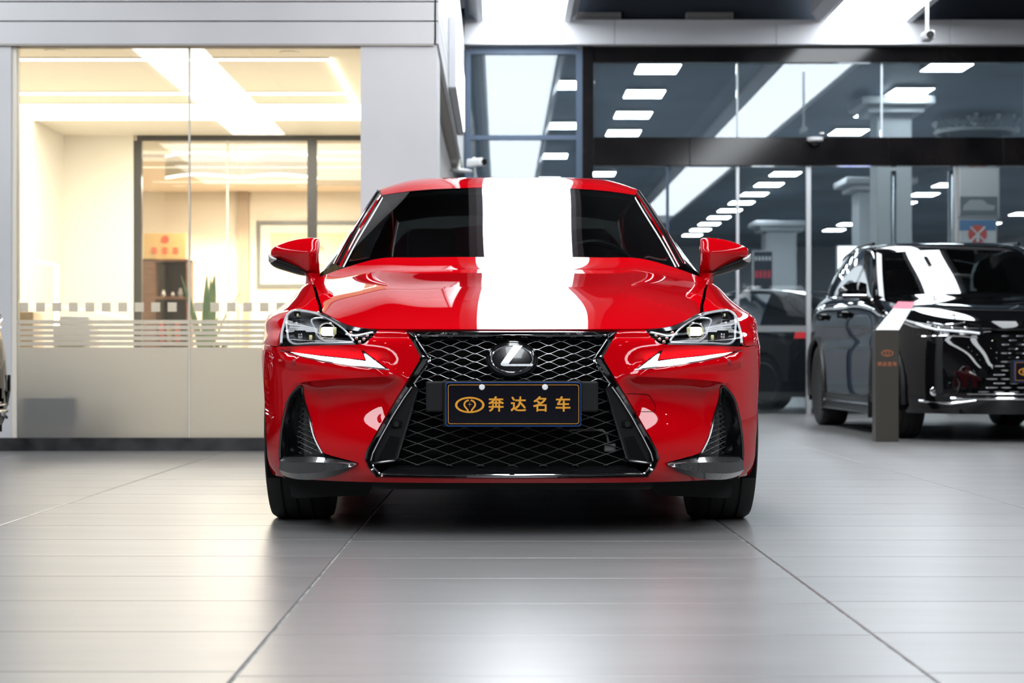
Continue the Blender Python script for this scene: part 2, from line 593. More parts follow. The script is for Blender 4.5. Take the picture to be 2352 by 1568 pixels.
# interior shell
ZC = 2.75
mb = MB(); mb.box(XL, XC1 - .2, SY + .12, 24.0, ZC, ZC + .1); struct(mb.build('ceiling_shop', warm_white))
mb = MB(); mb.box(XL, XC0 - .0, SY + .10, 24.0, -.003, .004); struct(mb.build('shop_floor', mat('shop_floor', (.76, .71, .62), .4)))
mb = MB(); mb.box(XL, -3.53, 17.9, 18.0, 0, ZC); struct(mb.build('wall_partition', cream))
mb = MB(); mb.box(-4.3, -4.2, SY + .62, 17.9, 0, ZC); struct(mb.build('wall_inner', cream))
mb = MB(); mb.box(XL, XC1 - .2, 23.6, 23.7, 0, ZC); struct(mb.build('wall_back', mat('tan_wall', (.80, .72, .60), .6)))
mb = MB(); mb.box(XC1 - .22, XC1 - .2, SY + .62, 24, 0, ZC); struct(mb.build('wall_shop_right', cream))
# ceiling lights of the shop
warm_led = mat('warm_led', (1, 1, 1), .5, emit=(1.0, .94, .82), es=9)
warm_led2 = mat('warm_cove', (1, 1, 1), .5, emit=(1.0, .93, .78), es=4.2)
def linear(y, d, z, x0, x1, m, label):
    t = empty('ceiling_light_line', ((x0 + x1) / 2, y, z)); h = (x1 - x0) / 2
    mb = MB(); mb.box(-h, h, 0, d, -.006, 0); mb.build('diffuser', m, t)
    mb = MB(); mb.box(-h - .01, h + .01, -.012, 0, -.008, 0); mb.box(-h - .01, h + .01, d, d + .012, -.008, 0); mb.build('trim', warm_white, t)
    tag(t, label, 'light', 'linear lights in the shop ceiling')
linear(13.34, .10, ZC, -4.2, -1.235, warm_led, 'front thin light line in the shop ceiling')
linear(15.02, .14, ZC, -4.2, -1.235, warm_led, 'second thin light line in the shop ceiling')
linear(15.70, 1.05, ZC, -4.2, -1.10, warm_led2, 'wide glowing cove band in the shop ceiling')
mb = MB(); mb.box(-1.235, -1.215, 13.34, 16.8, ZC - .03, ZC); mb.build('x', warm_led2); 
bpy.data.objects['x'].name = 'ceiling_edge_light'; tag(bpy.data.objects['ceiling_edge_light'], 'thin glowing edge running back along the shop ceiling tray', 'light')
dl_m = mat('downlight_glow', (1, 1, 1), .5, emit=(1, .92, .74), es=16)
for k, (px, py) in enumerate(((126, 118), (665, 122), (372, 299), (590, 322), (680, 337), (357, 363), (703, 366))):
    Y = F * (ZC - .006 - CAM_H) / (PY0 - py); x = (px - PX0) * Y / F
    t = empty('downlight', (x, Y, ZC))
    mb = MB(); mb.lathe([(0, -.004), (.052, -.004), (.056, -.001)], 'z', (0, 0, 0), 20); mb.build('lamp', dl_m, t)
    mb = MB(); mb.lathe([(.056, -.006), (.070, -.005), (.072, 0)], 'z', (0, 0, 0), 20); mb.build('ring', white_m if 'white_m' in globals() else warm_white, t)
    tag(t, ('front left', 'front right', 'middle left, over the partition post', 'amber centre', 'right hand', 'back left, over the plaque', 'back right, by the partition post', 'far left, washing the back wall', 'far right, above the picture frame', 'faint far centre')[k] + ' round downlight in the shop ceiling', 'downlight', 'downlights in the shop ceiling')
for i, (x, y, e, sz) in enumerate(((-2.5, 14.3, 74, 2.2), (-2.3, 16.3, 80, 2.2))):
    ld = bpy.data.lights.new('shop_ceiling_lamp', 'AREA'); ld.energy = e; ld.size = sz; ld.color = (1, .945, .85); ld.shape = 'SQUARE'
    lo = bpy.data.objects.new('shop_ceiling_lamp', ld); COL.objects.link(lo); lo.location = (x, y, ZC - .012)
ld = bpy.data.lights.new('back_room_fill', 'AREA'); ld.energy = 260; ld.size = 1.8; ld.color = (1, .90, .74)  # unseen area light added to brighten the back room
lo = bpy.data.objects.new('back_room_fill', ld); COL.objects.link(lo); lo.location = (-2.6, 21.4, 2.70)
# glass partition and the room behind it
part_m = mat('partition_frame', (.055, .055, .055), .3)
gp = empty('glass_partition', (0, 17.95, 0)); tag(gp, 'dark framed glass partition across the back of the shop', 'partition')
for x, w in ((-3.505, .10), (-1.815, .09)):
    mb = MB(); mb.box(x - w / 2, x + w / 2, -.03, .03, 0, 2.70); mb.build('post', part_m, gp)
mb = MB(); mb.box(-3.5, -.62, -.03, .03, 2.70, 2.75); mb.build('head_rail', part_m, gp)
mb = MB(); mb.box(-3.46, -1.86, -.006, .006, 0, 2.70); mb.build('pane', shop_glass, gp)
mb = MB(); mb.box(-1.77, -.62, -.006, .006, 0, 2.70); mb.build('pane', shop_glass, gp)
mb = MB(); mb.box(-2.64, -2.62, -.012, .012, 0, 2.70); mb.build('pane_joint', mat('pane_edge', (.80, .74, .60), .4), gp)
mb = MB(); mb.box(-1.77, -.62, -.03, .03, 2.27, 2.32); mb.build('cross_rail', mat('rail_tan', (.40, .32, .22), .4), gp)
# curved light ring reflected at the back: the reflection is built as glowing bands
cv = empty('light_ring_reflection', (0, 0, 0)); tag(cv, 'reflected light ring modelled as pale curved bands with glowing edges behind the glass partition', 'reflection')
can_m = mat('ring_reflection_face', (.86, .80, .66), .5)
for name, z0, z1, m in (('upper_edge_glow', 2.655, 2.675, warm_led2), ('face', 2.46, 2.655, can_m), ('lower_edge_glow', 2.44, 2.46, warm_led2)):
    rows = []
    for t in np.linspace(0, 1, 24):
        x = -3.42 + 1.55 * t; y = 19.0 + .35 * math.sin(math.pi * (t * 2 % 1.0001)) * -1
        rows.append([(x, y, z0), (x, y, z1)])
    mb = MB(); mb.grid(np.array(rows)); mb.grid(np.array(rows) + [0, .05, 0], flip=True); mb.build(name, m, cv)
mb = MB(); mb.box(-6.0, -.65, 19.6, 23.6, 2.72, 2.745); struct(mb.build('ceiling_back_room', mat('tan_ceiling', (.70, .56, .42), .6)))
for wk, x in enumerate((-3.93, -3.33, -2.43)):
    t = empty('wall_washer', (x, 22.75, 2.72))
    mb = MB(); mb.lathe([(0, -.004), (.06, -.004), (.065, 0)], 'z', (0, 0, 0), 18); mb.build('lamp', dl_m, t); mb = MB(); mb.lathe([(.066, -.006), (.08, -.004), (.082, 0)], 'z', (0, 0, 0), 18); mb.build('ring', warm_white, t)
    tag(t, ('left', 'middle', 'right')[wk] + ' one of three warm downlights washing the shop back wall', 'downlight', 'wall washers over the back wall')
    ld = bpy.data.lights.new('wall_washer_lamp', 'SPOT'); ld.energy = 260; ld.color = (1, .84, .62); ld.spot_size = math.radians(100); ld.spot_blend = .8; ld.shadow_soft_size = .06
    lo = bpy.data.objects.new('wall_washer_lamp', ld); COL.objects.link(lo); lo.location = (x, 22.75, 2.70); lo.rotation_euler = (math.radians(12), 0, 0)
mb = MB(); mb.box(-3.32, -3.18, 23.50, 23.6, 0, 2.72); struct(mb.build('trim_3', mat('pilaster', (.42, .32, .22), .5)))

# cabinet with shelf things and a plaque on top
wood = vary(mat('dark_wood', (.14, .065, .035), .4), 'Base Color', 5, (.10, .045, .025), (.19, .09, .05), stretch=(1, 1, 6))
cb = empty('wooden_cabinet', W(378, 830, 21.6)[:2] + (0,)); tag(cb, 'dark brown wooden display cabinet behind the glass partition', 'cabinet')
mb = MB(); mb.box(-.27, .27, .38, .40, 0, 1.76); mb.build('back_panel', mat('cabinet_back', (.05, .035, .03), .6), cb)
mb = MB(); mb.box(-.27, -.11, 0, .38, 0, 1.76); mb.build('side_door', wood, cb)
mb = MB(); mb.box(.25, .27, 0, .38, 0, 1.76); mb.build('side_panel', wood, cb)
mb = MB(); mb.box(-.27, .27, 0, .38, 1.74, 1.76); mb.build('top_board', wood, cb)
for z in (.35, .75, 1.30):
    mb = MB(); mb.box(-.11, .25, .02, .38, z, z + .03); mb.build('shelf', wood, cb)
for k, (dx, r, h) in enumerate(((-.04, .030, .08), (.07, .026, .06), (.16, .036, .10))):
    mb = MB(); mb.lathe([(.0, 0), (r * .6, 0), (r, h * .4), (r * .5, h * .8), (r * .6, h)], 'z', (0, 0, 0), 16)
    o = mb.build('small_vase', mat('porcelain', (.75, .74, .72), .2), None, smooth=True); o.location = Vector(cb.location) + Vector((dx, .15, 1.33))
    tag(o, ('round white porcelain vase, leftmost on the cabinet shelf', 'smallest white porcelain vase on the cabinet shelf', 'tallest white porcelain vase on the cabinet shelf')[k], 'vase')
for k, (dx, w, h, c) in enumerate(((-.06, .05, .26, (.55, .06, .04)), (.03, .05, .22, (.45, .30, .12)), (.13, .06, .24, (.60, .12, .06)))):
    mb = MB(); mb.rbox(-w / 2, w / 2, 0, .16, 0, h, .004, 1); o = mb.build('gift_box', mat('giftbox%d' % k, c, .5)); o.location = Vector(cb.location) + Vector((dx, .1, .78))
    tag(o, ('tall red box on the lower cabinet shelf', 'tan box on the lower cabinet shelf between two red ones', 'short orange red box on the lower cabinet shelf')[k], 'box')
pq = empty('plaque', Vector(cb.location) + Vector((-.02, .12, 1.765))); tag(pq, 'gold plaque with red lettering standing on top of the wooden cabinet', 'plaque')
pq.rotation_euler = (math.radians(-6), 0, 0)
mb = MB(); mb.rbox(-.25, .25, 0, .03, 0, .31, .006); mb.build('board', mat('plaque_gold', (.66, .46, .20), .3, .3), pq)
red_p = mat('plaque_red', (.70, .10, .06), .5)
mb = MB(); mb.lathe([(0, -.006), (.045, -.006), (.045, 0)], 'y', (.0, 0, .235), 20); mb.build('round_emblem', red_p, pq)
for k in range(3):
    mb = MB()
    for q in range(3): mb.box(-.16 + k * .125, -.09 + k * .125, -.005, 0, .07 + q * .026, .082 + q * .026)
    mb.box(-.131 + k * .125, -.119 + k * .125, -.005, 0, .06, .145); mb.build('red_character', red_p, pq)
# framed calligraphy
fr = empty('picture_frame', (-2.24, 23.599, 1.26)); tag(fr, 'framed sheet of brush calligraphy hanging on the back wall', 'picture')
frame_m = mat('frame_dark', (.16, .17, .17), .4)
fw, fh = .85, 1.093
for n_, a in (('frame_rail', (-fw, fw, -.03, 0, fh - .05, fh)), ('frame_rail', (-fw, fw, -.03, 0, .0 + .25, .30)), ('frame_stile', (-fw, -fw + .05, -.03, 0, .30, fh - .05)), ('frame_stile', (fw - .05, fw, -.03, 0, .30, fh - .05))):
    mb = MB(); mb.box(*a); mb.build(n_, frame_m, fr)
mb = MB(); mb.box(-fw + .05, fw - .05, -.012, 0, .30, fh - .05); mb.build('mount', mat('mount_cream', (.85, .80, .70), .6), fr)
mb = MB(); mb.box(-fw + .17, fw - .17, -.016, -.012, .40, fh - .15); mb.build('paper', mat('tan_paper', (.72, .60, .42), .7), fr)
ink = mat('ink', (.10, .10, .09), .7)
mb = MB()
rnd = random.Random(3)
for cx_ in (-.32, -.02, .30):
    for k in range(5):
        x = cx_ + rnd.uniform(-.04, .04); z = .62 + rnd.uniform(-.1, .22); a = rnd.uniform(0, 3)
        d = Vector((math.cos(a) * .035, 0, math.sin(a) * .045))
        p = Vector((x, -.018, z)); mb = MB(); mb.tube([p - d, p, p + d], [.004, .008, .003], 5); mb.build('brush_stroke', ink, fr)
# potted plant
def leaf_blade(mb, base, az, length, lean, w):
    rows = []
    for t in np.linspace(0, 1, 7):
        r = lean * t ** 1.6 * length; z = length * t * (1 - .25 * lean * t)
        c = Vector(base) + Vector((math.cos(az) * r, math.sin(az) * r, z))
        ww = w * (math.sin(math.pi * min(1, t * .92 + .06)) ** .7)
        n = Vector((-math.sin(az), math.cos(az), 0)) * ww / 2
        rows.append([c - n, c + Vector((0, 0, -.012)), c + n])
    mb.grid(np.array([[q[:] for q in r] for r in rows]))
pp = empty('potted_plant', W(478, 830, 19.3)[:2] + (0,)); tag(pp, 'tall leafy potted plant standing behind the glass partition', 'plant')
mb = MB(); mb.lathe([(0, 0), (.15, 0), (.19, .34), (.20, .36), (.17, .36), (.16, .30), (0, .30)], 'z', (0, 0, 0), 28); mb.build('pot', mat('pot_white', (.75, .73, .68), .35), pp, smooth=True, sharp=40)
leaf_m = vary(mat('leaf_green', (.12, .25, .14), .45), 'Base Color', 8, (.08, .20, .12), (.22, .34, .16))
rnd = random.Random(5)
for k in range(16):
    mb = MB(); leaf_blade(mb, (rnd.uniform(-.05, .05), rnd.uniform(-.05, .05), .30), rnd.uniform(0, 6.28), rnd.uniform(.75, 1.28), rnd.uniform(.12, .42), rnd.uniform(.05, .09)); mb.build('leaf', leaf_m, pp, smooth=True)
# flowers on a low table behind the stripes
ft_ = empty('side_table', W(500, 830, 14.6)[:2] + (0,)); tag(ft_, 'low pale table behind the frosted shop glass', 'table')
mb = MB(); mb.rbox(-.55, .55, -.3, .3, .52, .56, .006); mb.build('table_top', mat('table_cream', (.75, .68, .55), .4), ft_)
for a in (-.5, .5):
    for b in (-.25, .25):
        mb = MB(); mb.rbox(a - .02, a + .02, b - .02, b + .02, 0, .52, .004, 1); mb.build('leg', part_m, ft_)
fb = empty('flower_bowl', Vector(ft_.location) + Vector((0, 0, .56))); tag(fb, 'bowl of red flowers on the low pale table', 'flowers')
mb = MB(); mb.lathe([(0, 0), (.06, 0), (.11, .07), (.10, .07), (.05, .015), (0, .015)], 'z', (0, 0, 0), 24); mb.build('bowl', MATS['porcelain'], fb, smooth=True)
fl_m = mat('flower_red', (.65, .05, .04), .5)
for k in range(9):
    a = k * 2.4; r = .03 + .009 * k
    mb = MB(); c = (r * math.cos(a), r * math.sin(a), .09 + .012 * (k % 3))
    for q in range(5):
        t = 2 * math.pi * q / 5; mb.lathe([(0, -.006), (.018, .0), (.012, .010), (0, .012)], 'z', (c[0] + .017 * math.cos(t), c[1] + .017 * math.sin(t), c[2]), 8)
    mb.build('flower', fl_m, fb, smooth=True)
for k in range(8):
    mb = MB(); leaf_blade(mb, (0, 0, .06), k * .8, .14, .9, .03); mb.build('leaf', leaf_m, fb, smooth=True)
# reception counter with papers and white printer
rc = empty('reception_counter', (-2.85, 13.62, 0)); tag(rc, 'dark reception counter close behind the frosted glass', 'counter')
mb = MB(); mb.box(-.24, .12, -1.53, -1.15, .155, .365); mb.build('kick_panel', mat('counter_dark', (.06, .06, .055), .5), rc)
mb = MB(); mb.box(-.80, .44, -.98, -.2, .58, .62); mb.build('worktop', mat('counter_top', (.72, .64, .50), .4), rc)
mb = MB(); mb.box(-.67, .34, -.5, -.46, .0, .58); mb.build('modesty_panel', mat('counter_tan', (.45, .38, .28), .5), rc)
for x in (-.72, .34):
    mb = MB(); mb.box(x, x + .05, -.95, -.25, 0, .58); mb.build('side_panel', MATS['counter_dark'], rc)
pr_ = empty('printer', (-2.96, 12.85, .62)); tag(pr_, 'white printer on the reception counter beside cartons', 'printer')
mb = MB(); mb.rbox(-.13, .13, 0, .3, .0, .20, .02); mb.build('body', white_m if 'white_m' in globals() else mat('printer_white', (.85, .83, .78), .4), pr_, smooth=True)
mb = MB(); mb.rbox(-.09, .09, -.06, .0, .06, .07, .003, 1); mb.build('paper_tray', mat('tray_grey', (.6, .58, .52), .4), pr_)
mb = MB(); mb.rbox(-.10, .10, .08, .22, .20, .27, .01); mb.build('paper_feeder', mat('feeder_white', (.9, .88, .84), .4), pr_, smooth=True)
ct = empty('carton', (-3.40, 12.95, .62)); tag(ct, 'tan cardboard carton on the reception counter at the left', 'box')
mb = MB(); mb.rbox(-.12, .15, 0, .3, 0, .30, .003, 1); mb.build('box_body', mat('carton_tan', (.62, .48, .30), .6), ct)
mb = MB(); mb.box(-.03, .06, -.001, .301, .0, .3015); mb.build('tape', mat('tape_tan', (.72, .62, .46), .3), ct)
dl_ = empty('gleam_tube', (-3.16, 13.25, .62)); tag(dl_, 'slim upright white gleam modelled as a glowing tube on the reception counter', 'lamp')  # bright L-shaped gleam modelled as a glowing tube, no real lamp
mb = MB(); mb.lathe([(0, 0), (.09, 0), (.09, .015), (0, .02)], 'z', (0, 0, 0), 24); mb.build('base', part_m, dl_, smooth=True, sharp=40)
mb = MB(); mb.tube([(0, 0, .02), (0, 0, .64)], .016, 10); mb.build('tube', warm_led, dl_, smooth=True)
mb = MB(); mb.tube([(0, 0, .64), (-.20, 0, .68)], .010, 8); mb.build('arm', warm_led2, dl_, smooth=True)
# ================================================================== GLAZED FACADE AT THE BACK (Y = 20.5)
FY = FAC_Y
frame_blue = mat('window_frame_blue', (.055, .085, .135), .35, .3)
granite = vary(mat('polished_black_stone', (.006, .0055, .007), .10, spec=.35), 'Base Color', 3, (.004, .004, .005), (.012, .010, .010))
hall_glass = glassmat('hall_glass', (.86, .92, .95), ior=1.5, boost=1.1, haze=(.55, .68, .80), haze_amt=.12)
door_glass = glassmat('door_glass', (.88, .93, .95), ior=1.5, boost=1.0, haze=(.55, .68, .80), haze_amt=.03)
beam_m = vary(mat('beam_panel', (.60, .605, .63), .5), 'Base Color', .8, (.56, .565, .59), (.63, .635, .66))
bm_ = empty('beam', (0, FY, 0)); struct(bm_)
for a, b in ((-.40, 1.24), (1.245, 3.0), (3.005, 4.9), (4.905, 7.0), (7.005, XR)):
    mb = MB(); mb.rbox(a, b, -.20, .15, 4.03, 4.30, .003, 1); mb.build('beam_panel', beam_m, bm_)
mb = MB(); mb.box(-.40, XR, .10, .16, 4.30, 4.85); struct(mb.build('wall_over_beam', mat('void_dark', (.03, .04, .055), .7))).location = (0, FY, 0)
for k, x in enumerate((.80, 2.03)):
    t = empty('air_vent', (x, FY - .1, 4.30)); tag(t, ('grey air vent box on the beam beside the light trough', 'grey air vent box on the beam, further right')[k], 'vent')
    mb = MB(); mb.rbox(0, .52, 0, .12, .0, .10, .01); mb.build('case', mat('vent_grey', (.35, .34, .33), .5), t)
    for q in range(3): mb = MB(); mb.box(.02, .50, -.012, 0, .015 + q * .028, .026 + q * .028); mb.build('slat', mat('vent_slat', (.20, .20, .20), .5), t)
# left window
w3 = empty('window_3', (0, FY, 0)); struct(w3)
for a in ((-.393, -.33, 0, 4.0), (.83, .895, 0, 4.0)):
    mb = MB(); mb.box(a[0], a[1], -.04, .04, a[2], a[3]); mb.build('frame_post', frame_blue, w3)
for z0, z1 in ((3.95, 4.03), (3.01, 3.06), (0, .08)):
    mb = MB(); mb.box(-.33, .83, -.04, .04, z0, z1); mb.build('frame_rail', frame_blue, w3)
for z0, z1 in ((3.06, 3.95), (.08, 3.01)):
    mb = MB(); mb.box(-.33, .83, -.005, .005, z0, z1); mb.build('pane', hall_glass, w3)
mb = MB(); mb.box(.895, 1.016, -.08, .08, 0, 4.03); struct(mb.build('wall_jamb', granite))
mb = MB(); mb.box(1.016, XR, -.06, .06, 3.857, 4.03); struct(mb.build('trim_4', granite)).name = 'trim_4'
bpy.data.objects['trim_4'].location = (0, FY, 0); bpy.data.objects['wall_jamb'].location = (0, FY, 0)
hd = empty('trim_5', (0, FY, 0)); struct(hd)
for a, b in ((1.016, 2.07), (2.073, 4.24), (4.243, 5.5), (5.503, 7.4), (7.403, XR)):
    mb = MB(); mb.rbox(a, b, -.09, .09, 2.722, 3.03, .004, 1); mb.build('granite_panel', granite, hd)
# upper glazing and glass doors
w4 = empty('window_4', (0, FY, 0)); struct(w4)
xs = (1.02, 2.602, 4.19, 5.78, 7.4, XR)
edge_m = mat('glass_edge', (.62, .68, .72), .3)
for a, b in zip(xs[:-1], xs[1:]):
    mb = MB(); mb.box(a + .012, b - .012, -.005, .005, 3.03, 3.857); mb.build('pane', hall_glass, w4)
for x in xs[1:-1]:
    mb = MB(); mb.box(x - .010, x + .010, -.02, .02, 3.03, 3.857); mb.build('pane_joint', edge_m, w4)
post_m = mat('door_post', (.62, .63, .65), .3, .6)
for k, (a, b) in enumerate(((1.02, 1.83), (1.85, 2.60), (2.62, 3.36), (3.41, 5.0), (5.06, 6.7), (6.76, XR))):
    d = empty('door_%d' % (k + 1), (0, FY, 0)); struct(d)
    mb = MB(); mb.box(a, b, -.006, .006, .01, 2.72); mb.build('pane', door_glass, d)
    mb = MB(); mb.box(a, b, -.015, .015, .90, .97); mb.build('frosted_band', glassmat('door_film', (1, 1, 1), rough=.4, haze=(.85, .88, .9), haze_amt=.75), d)
    mb = MB(); mb.box(b - .01 if k != 2 else 3.36, b + .02 if k != 2 else 3.41, -.03, .03, 0, 2.72); mb.build('stile', post_m if k >= 1 else frame_blue, d)

# ================================================================== HALL BEHIND THE GLASS
hall_ceil = bumpy(vary(mat('hall_ceiling', (.10, .14, .19), .5), 'Base Color', .35, (.06, .09, .125), (.17, .24, .32)), 10, .6, .03, (0, 1, 0), 'wave')
mb = MB(); mb.box(XL, 16, FY + .2, HALL_Y, 4.40, 4.5); struct(mb.build('ceiling_hall', hall_ceil))
mb = MB(); mb.box(XL, 16, HALL_Y, HALL_Y + .1, 0, 4.5); struct(mb.build('wall_hall_end', mat('hall_end', (.45, .48, .53), .6)))
mb = MB(); mb.box(15.9, 16, FY + .2, HALL_Y, 0, 4.5); struct(mb.build('wall_hall_right', mat('hall_side', (.48, .52, .58), .6)))
mb = MB(); mb.box(XR, 16, FY + .2, HALL_Y, -.1, 0); struct(mb.build('hall_floor_right', MATS['hall_floor_stone']))
mb = MB(); mb.box(-1.0, -.9, FY + .2, HALL_Y, 0, 4.5); struct(mb.build('wall_hall_left', mat('hall_left', (.40, .43, .47), .6)))
panel_m = mat('led_panel', (1, 1, 1), .5, emit=(.94, .98, 1.0), es=24)
case_m = mat('panel_case', (.5, .5, .5), .5)
rowsP = [(2.03, 24.1, 2.25, 8), (5.74, 23.9, 2.28, 15), (9.6, 24.0, 2.28, 14), (.95, 25.5, 4.4, 4), (13.4, 24, 3.4, 9)]
ORD = ('first', 'second', 'third', 'fourth', 'fifth', 'sixth', 'seventh', 'eighth', 'ninth', 'tenth', 'eleventh', 'twelfth', 'thirteenth', 'fourteenth', 'fifteenth')
ROWN = ('in the row left of the slanting trough', 'in the row right of the slanting trough', 'in the row over the suv', 'in the row behind the narrow blue window', 'in the outermost right row')
for ri, (x, y0, dy, n) in enumerate(rowsP):
    for k in range(n):
        t = empty('ceiling_panel_light', (x, y0 + k * dy, 4.355))
        mb = MB(); mb.box(-.27, .27, -.38, .38, -.004, .0); mb.build('diffuser', panel_m, t)
        mb = MB(); mb.box(-.285, .285, -.395, .395, .0, .045); mb.build('case', case_m, t)
        tag(t, ORD[k] + ' hall panel light from the glass ' + ROWN[ri], 'ceiling light', 'panel lights in the hall behind the glass')
trough(.215, 20.8, 46, dim_m, 'dim white light trough behind the narrow blue-framed window')
trough(3.97, 20.8, 50, dim_m, 'dim white light trough slanting behind the upper glazing')
def column(x0, x1, y, z1, label, m):
    t = empty('column', ((x0 + x1) / 2, y, 0)); h = (x1 - x0) / 2
    mb = MB(); mb.rbox(-h, h, 0, h * 2, 0, z1, .01, 1); mb.build('shaft', m, t)
    mb = MB(); mb.rbox(-h - .15, h + .15, -.15, h * 2 + .15, z1, z1 + .10, .01, 1); mb.rbox(-h - .28, h + .28, -.28, h * 2 + .28, z1 + .10, z1 + .22, .02, 1); mb.build('capital', m, t)
    mb = MB(); mb.rbox(-h - .03, h + .03, -.03, h * 2 + .03, 0, .18, .005, 1); mb.build('plinth', MATS['polished_black_stone'], t)
    tag(t, label, 'column')
col_m = mat('column_stone', (.46, .49, .52), .45)
column(6.35, 7.05, 33, 3.6, 'pale stone column with a stepped capital, behind the suv roof', col_m)
column(6.05, 6.75, 42.5, 3.55, 'pale stone column with a stepped capital, beside the glass door post', col_m)
column(5.35, 5.85, 26.5, 4.1, 'tall plain pale column behind the black suv, nearest of the three', mat('column_pale', (.55, .58, .60), .4))
ld = bpy.data.lights.new('column_uplight', 'SPOT'); ld.energy = 60; ld.color = (1, .8, .5); ld.spot_size = .5
# posters and lit signs
def sign(name, px0, px1, py0, py1, Y, m, label, cat, depth=.08, frame=None, to_floor=True):
    a = W(px0, py1, Y); b = W(px1, py0, Y)
    t = empty(name, ((a[0] + b[0]) / 2, Y, 0 if to_floor else a[2])); h = (b[0] - a[0]) / 2; z0 = a[2] if to_floor else 0; z1 = b[2] if to_floor else b[2] - a[2]
    mb = MB(); mb.box(-h, h, 0, depth, 0, z1); mb.build('case', frame or case_m, t)
    mb = MB(); mb.box(-h + .02, h - .02, -.006, 0, z0 + .02, z1 - .02); mb.build('face', m, t)
    tag(t, label, cat)
    return t, h, z0, z1
glow_w = mat('screen_white', (1, 1, 1), .5, emit=(.93, .97, 1), es=2.2)
glow_b = mat('screen_blue', (.1, .1, .6), .5, emit=(.22, .22, 1.0), es=1.6)
t, h, z0, z1 = sign('light_box', 1922, 2020, 563, 790, 30.5, glow_w, 'bright white and blue lit display behind the suv mirror', 'sign')
for a, b, c, d in ((-1, -.5, .40, .52), (-.42, .6, .40, .52), (-1, -.46, .22, .27), (-.40, -.30, .02, .5), (-.48, -.40, .0, .55), (.5, .62, .05, .5)):
    mb = MB(); mb.box(h * a + .02 * (a == -1), h * b, -.012, -.006, z0 + (z1 - z0) * c, z0 + (z1 - z0) * d); mb.build('blue_block', glow_b, t)
t, h, z0, z1 = sign('screen', 1725, 1780, 674, 722, 31.5, glow_w, 'bright white screen on a stand beside the right wing mirror', 'screen', to_floor=False)
mb = MB(); mb.box(-.05, .05, .0, .06, -W(0, 722, 31.5)[2], 0); mb.build('stand', case_m, t)
mb = MB(); mb.lathe([(0, -.010), (.03, -.010), (.03, -.006)], 'y', (0, 0, z1 * .55), 12); mb.build('blue_mark', glow_b, t)
t, h, z0, z1 = sign('notice_board', 1729, 1776, 575, 690, 33.0, mat('board_dark', (.02, .025, .04), .4), 'dark notice board with red lettering behind the right wing mirror', 'board')
mb = MB()
for q in range(4): mb.box(-h * .8 + q * h * .42, -h * .5 + q * h * .42, -.012, -.006, z0 + (z1 - z0) * .45, z0 + (z1 - z0) * .60)
mb.build('red_lettering', mat('red_print', (.55, .04, .06), .5), t)
mb = MB()
for q in range(5): mb.box(-h * .8 + q * h * .34, -h * .6 + q * h * .34, -.012, -.006, z0 + (z1 - z0) * .80, z0 + (z1 - z0) * .88)
mb.build('white_lettering', mat('white_print', (.6, .62, .65), .5), t)
# hanging poster with a car picture, and the poster with a round red mark
t, h, z0, z1 = sign('poster', 2200, 2296, 384, 500, 25.0, mat('poster_grey', (.66, .67, .67), .5), 'pale wall poster with lettering over a car picture', 'poster', .03, to_floor=False)
mb = MB(); mb.box(-h + .03, h - .03, -.010, -.006, .03, z1 * .42); mb.build('car_picture', mat('poster_car', (.17, .19, .21), .4), t)
mb = MB(); mb.prism([(-.22, .10), (.20, .10), (.22, .16), (.12, .18), (.05, .24), (-.12, .24), (-.20, .17)], (0, -.012, 0), (1, 0, 0), (0, 0, 1), (0, .002, 0)); mb.build('car_shape', mat('poster_car2', (.45, .46, .47), .4), t)
for q, x in enumerate((-.12, .0, .12)):
    o = cjk('名车行'[q], .14, 'dark_character', mat('poster_ink', (.12, .09, .08), .6), t, (x, -.009, z1 * .86), (math.pi / 2, 0, 0)) if 'cjk' in globals() else None
t, h, z0, z1 = sign('standing_poster', 2200, 2290, 502, 640, 25.0, mat('poster_white', (.78, .79, .80), .5), 'white standing poster with a round red mark crossed in white', 'poster', .05)
zc_ = W(0, 538, 25.0)[2]
mb = MB(); mb.lathe([(0, -.012), (.125, -.012), (.125, -.006)], 'y', (0, 0, zc_), 30); mb.build('red_disc', mat('disc_red', (.75, .10, .07), .5), t)
mb = MB()
for s in (1, -1): mb.tube([(-.10 * s, -.014, zc_ - .10), (.10 * s, -.014, zc_ + .10)], .013, 4)
mb.tube([(0, -.014, zc_ + .0), (0, -.014, zc_ - .1)], .02, 4)
mb.build('white_cross', MATS['poster_white'], t)
mb = MB(); mb.box(-.08, .08, -.012, -.006, zc_ - .165, zc_ - .145); mb.build('small_lettering', MATS['poster_ink'] if 'poster_ink' in MATS else ink, t)
mb = MB(); mb.box(-h + .02, h - .02, -.010, -.006, z1 - .16, z1 - .02); mb.build('blue_header', mat('header_blue', (.10, .24, .46), .5), t)
# polished metal door columns near the suv
for k, (px, w) in enumerate(((2187, .10), (2052, .07))):
    x = (px - PX0) * 21.0 / F
    t = empty('metal_post', (x, 21.0, 0)); tag(t, ('tall shiny metal post behind the suv roof, beside the posters', 'tall shiny metal post behind the suv mirror, beside the pale column')[k], 'post')
    mb = MB(); mb.lathe([(w / 2, 0), (w / 2, 2.72)], 'z', (0, 0, 0), 20); mb.build('shaft', chrome_post if 'chrome_post' in globals() else mat('post_steel', (.75, .76, .78), .12, 1.0), t, smooth=True, sharp=40)
    mb = MB(); mb.lathe([(w * .9, 0), (w * .9, .02), (w * .5, .05)], 'z', (0, 0, 0), 20); mb.build('base', MATS['post_steel'], t, smooth=True, sharp=40)
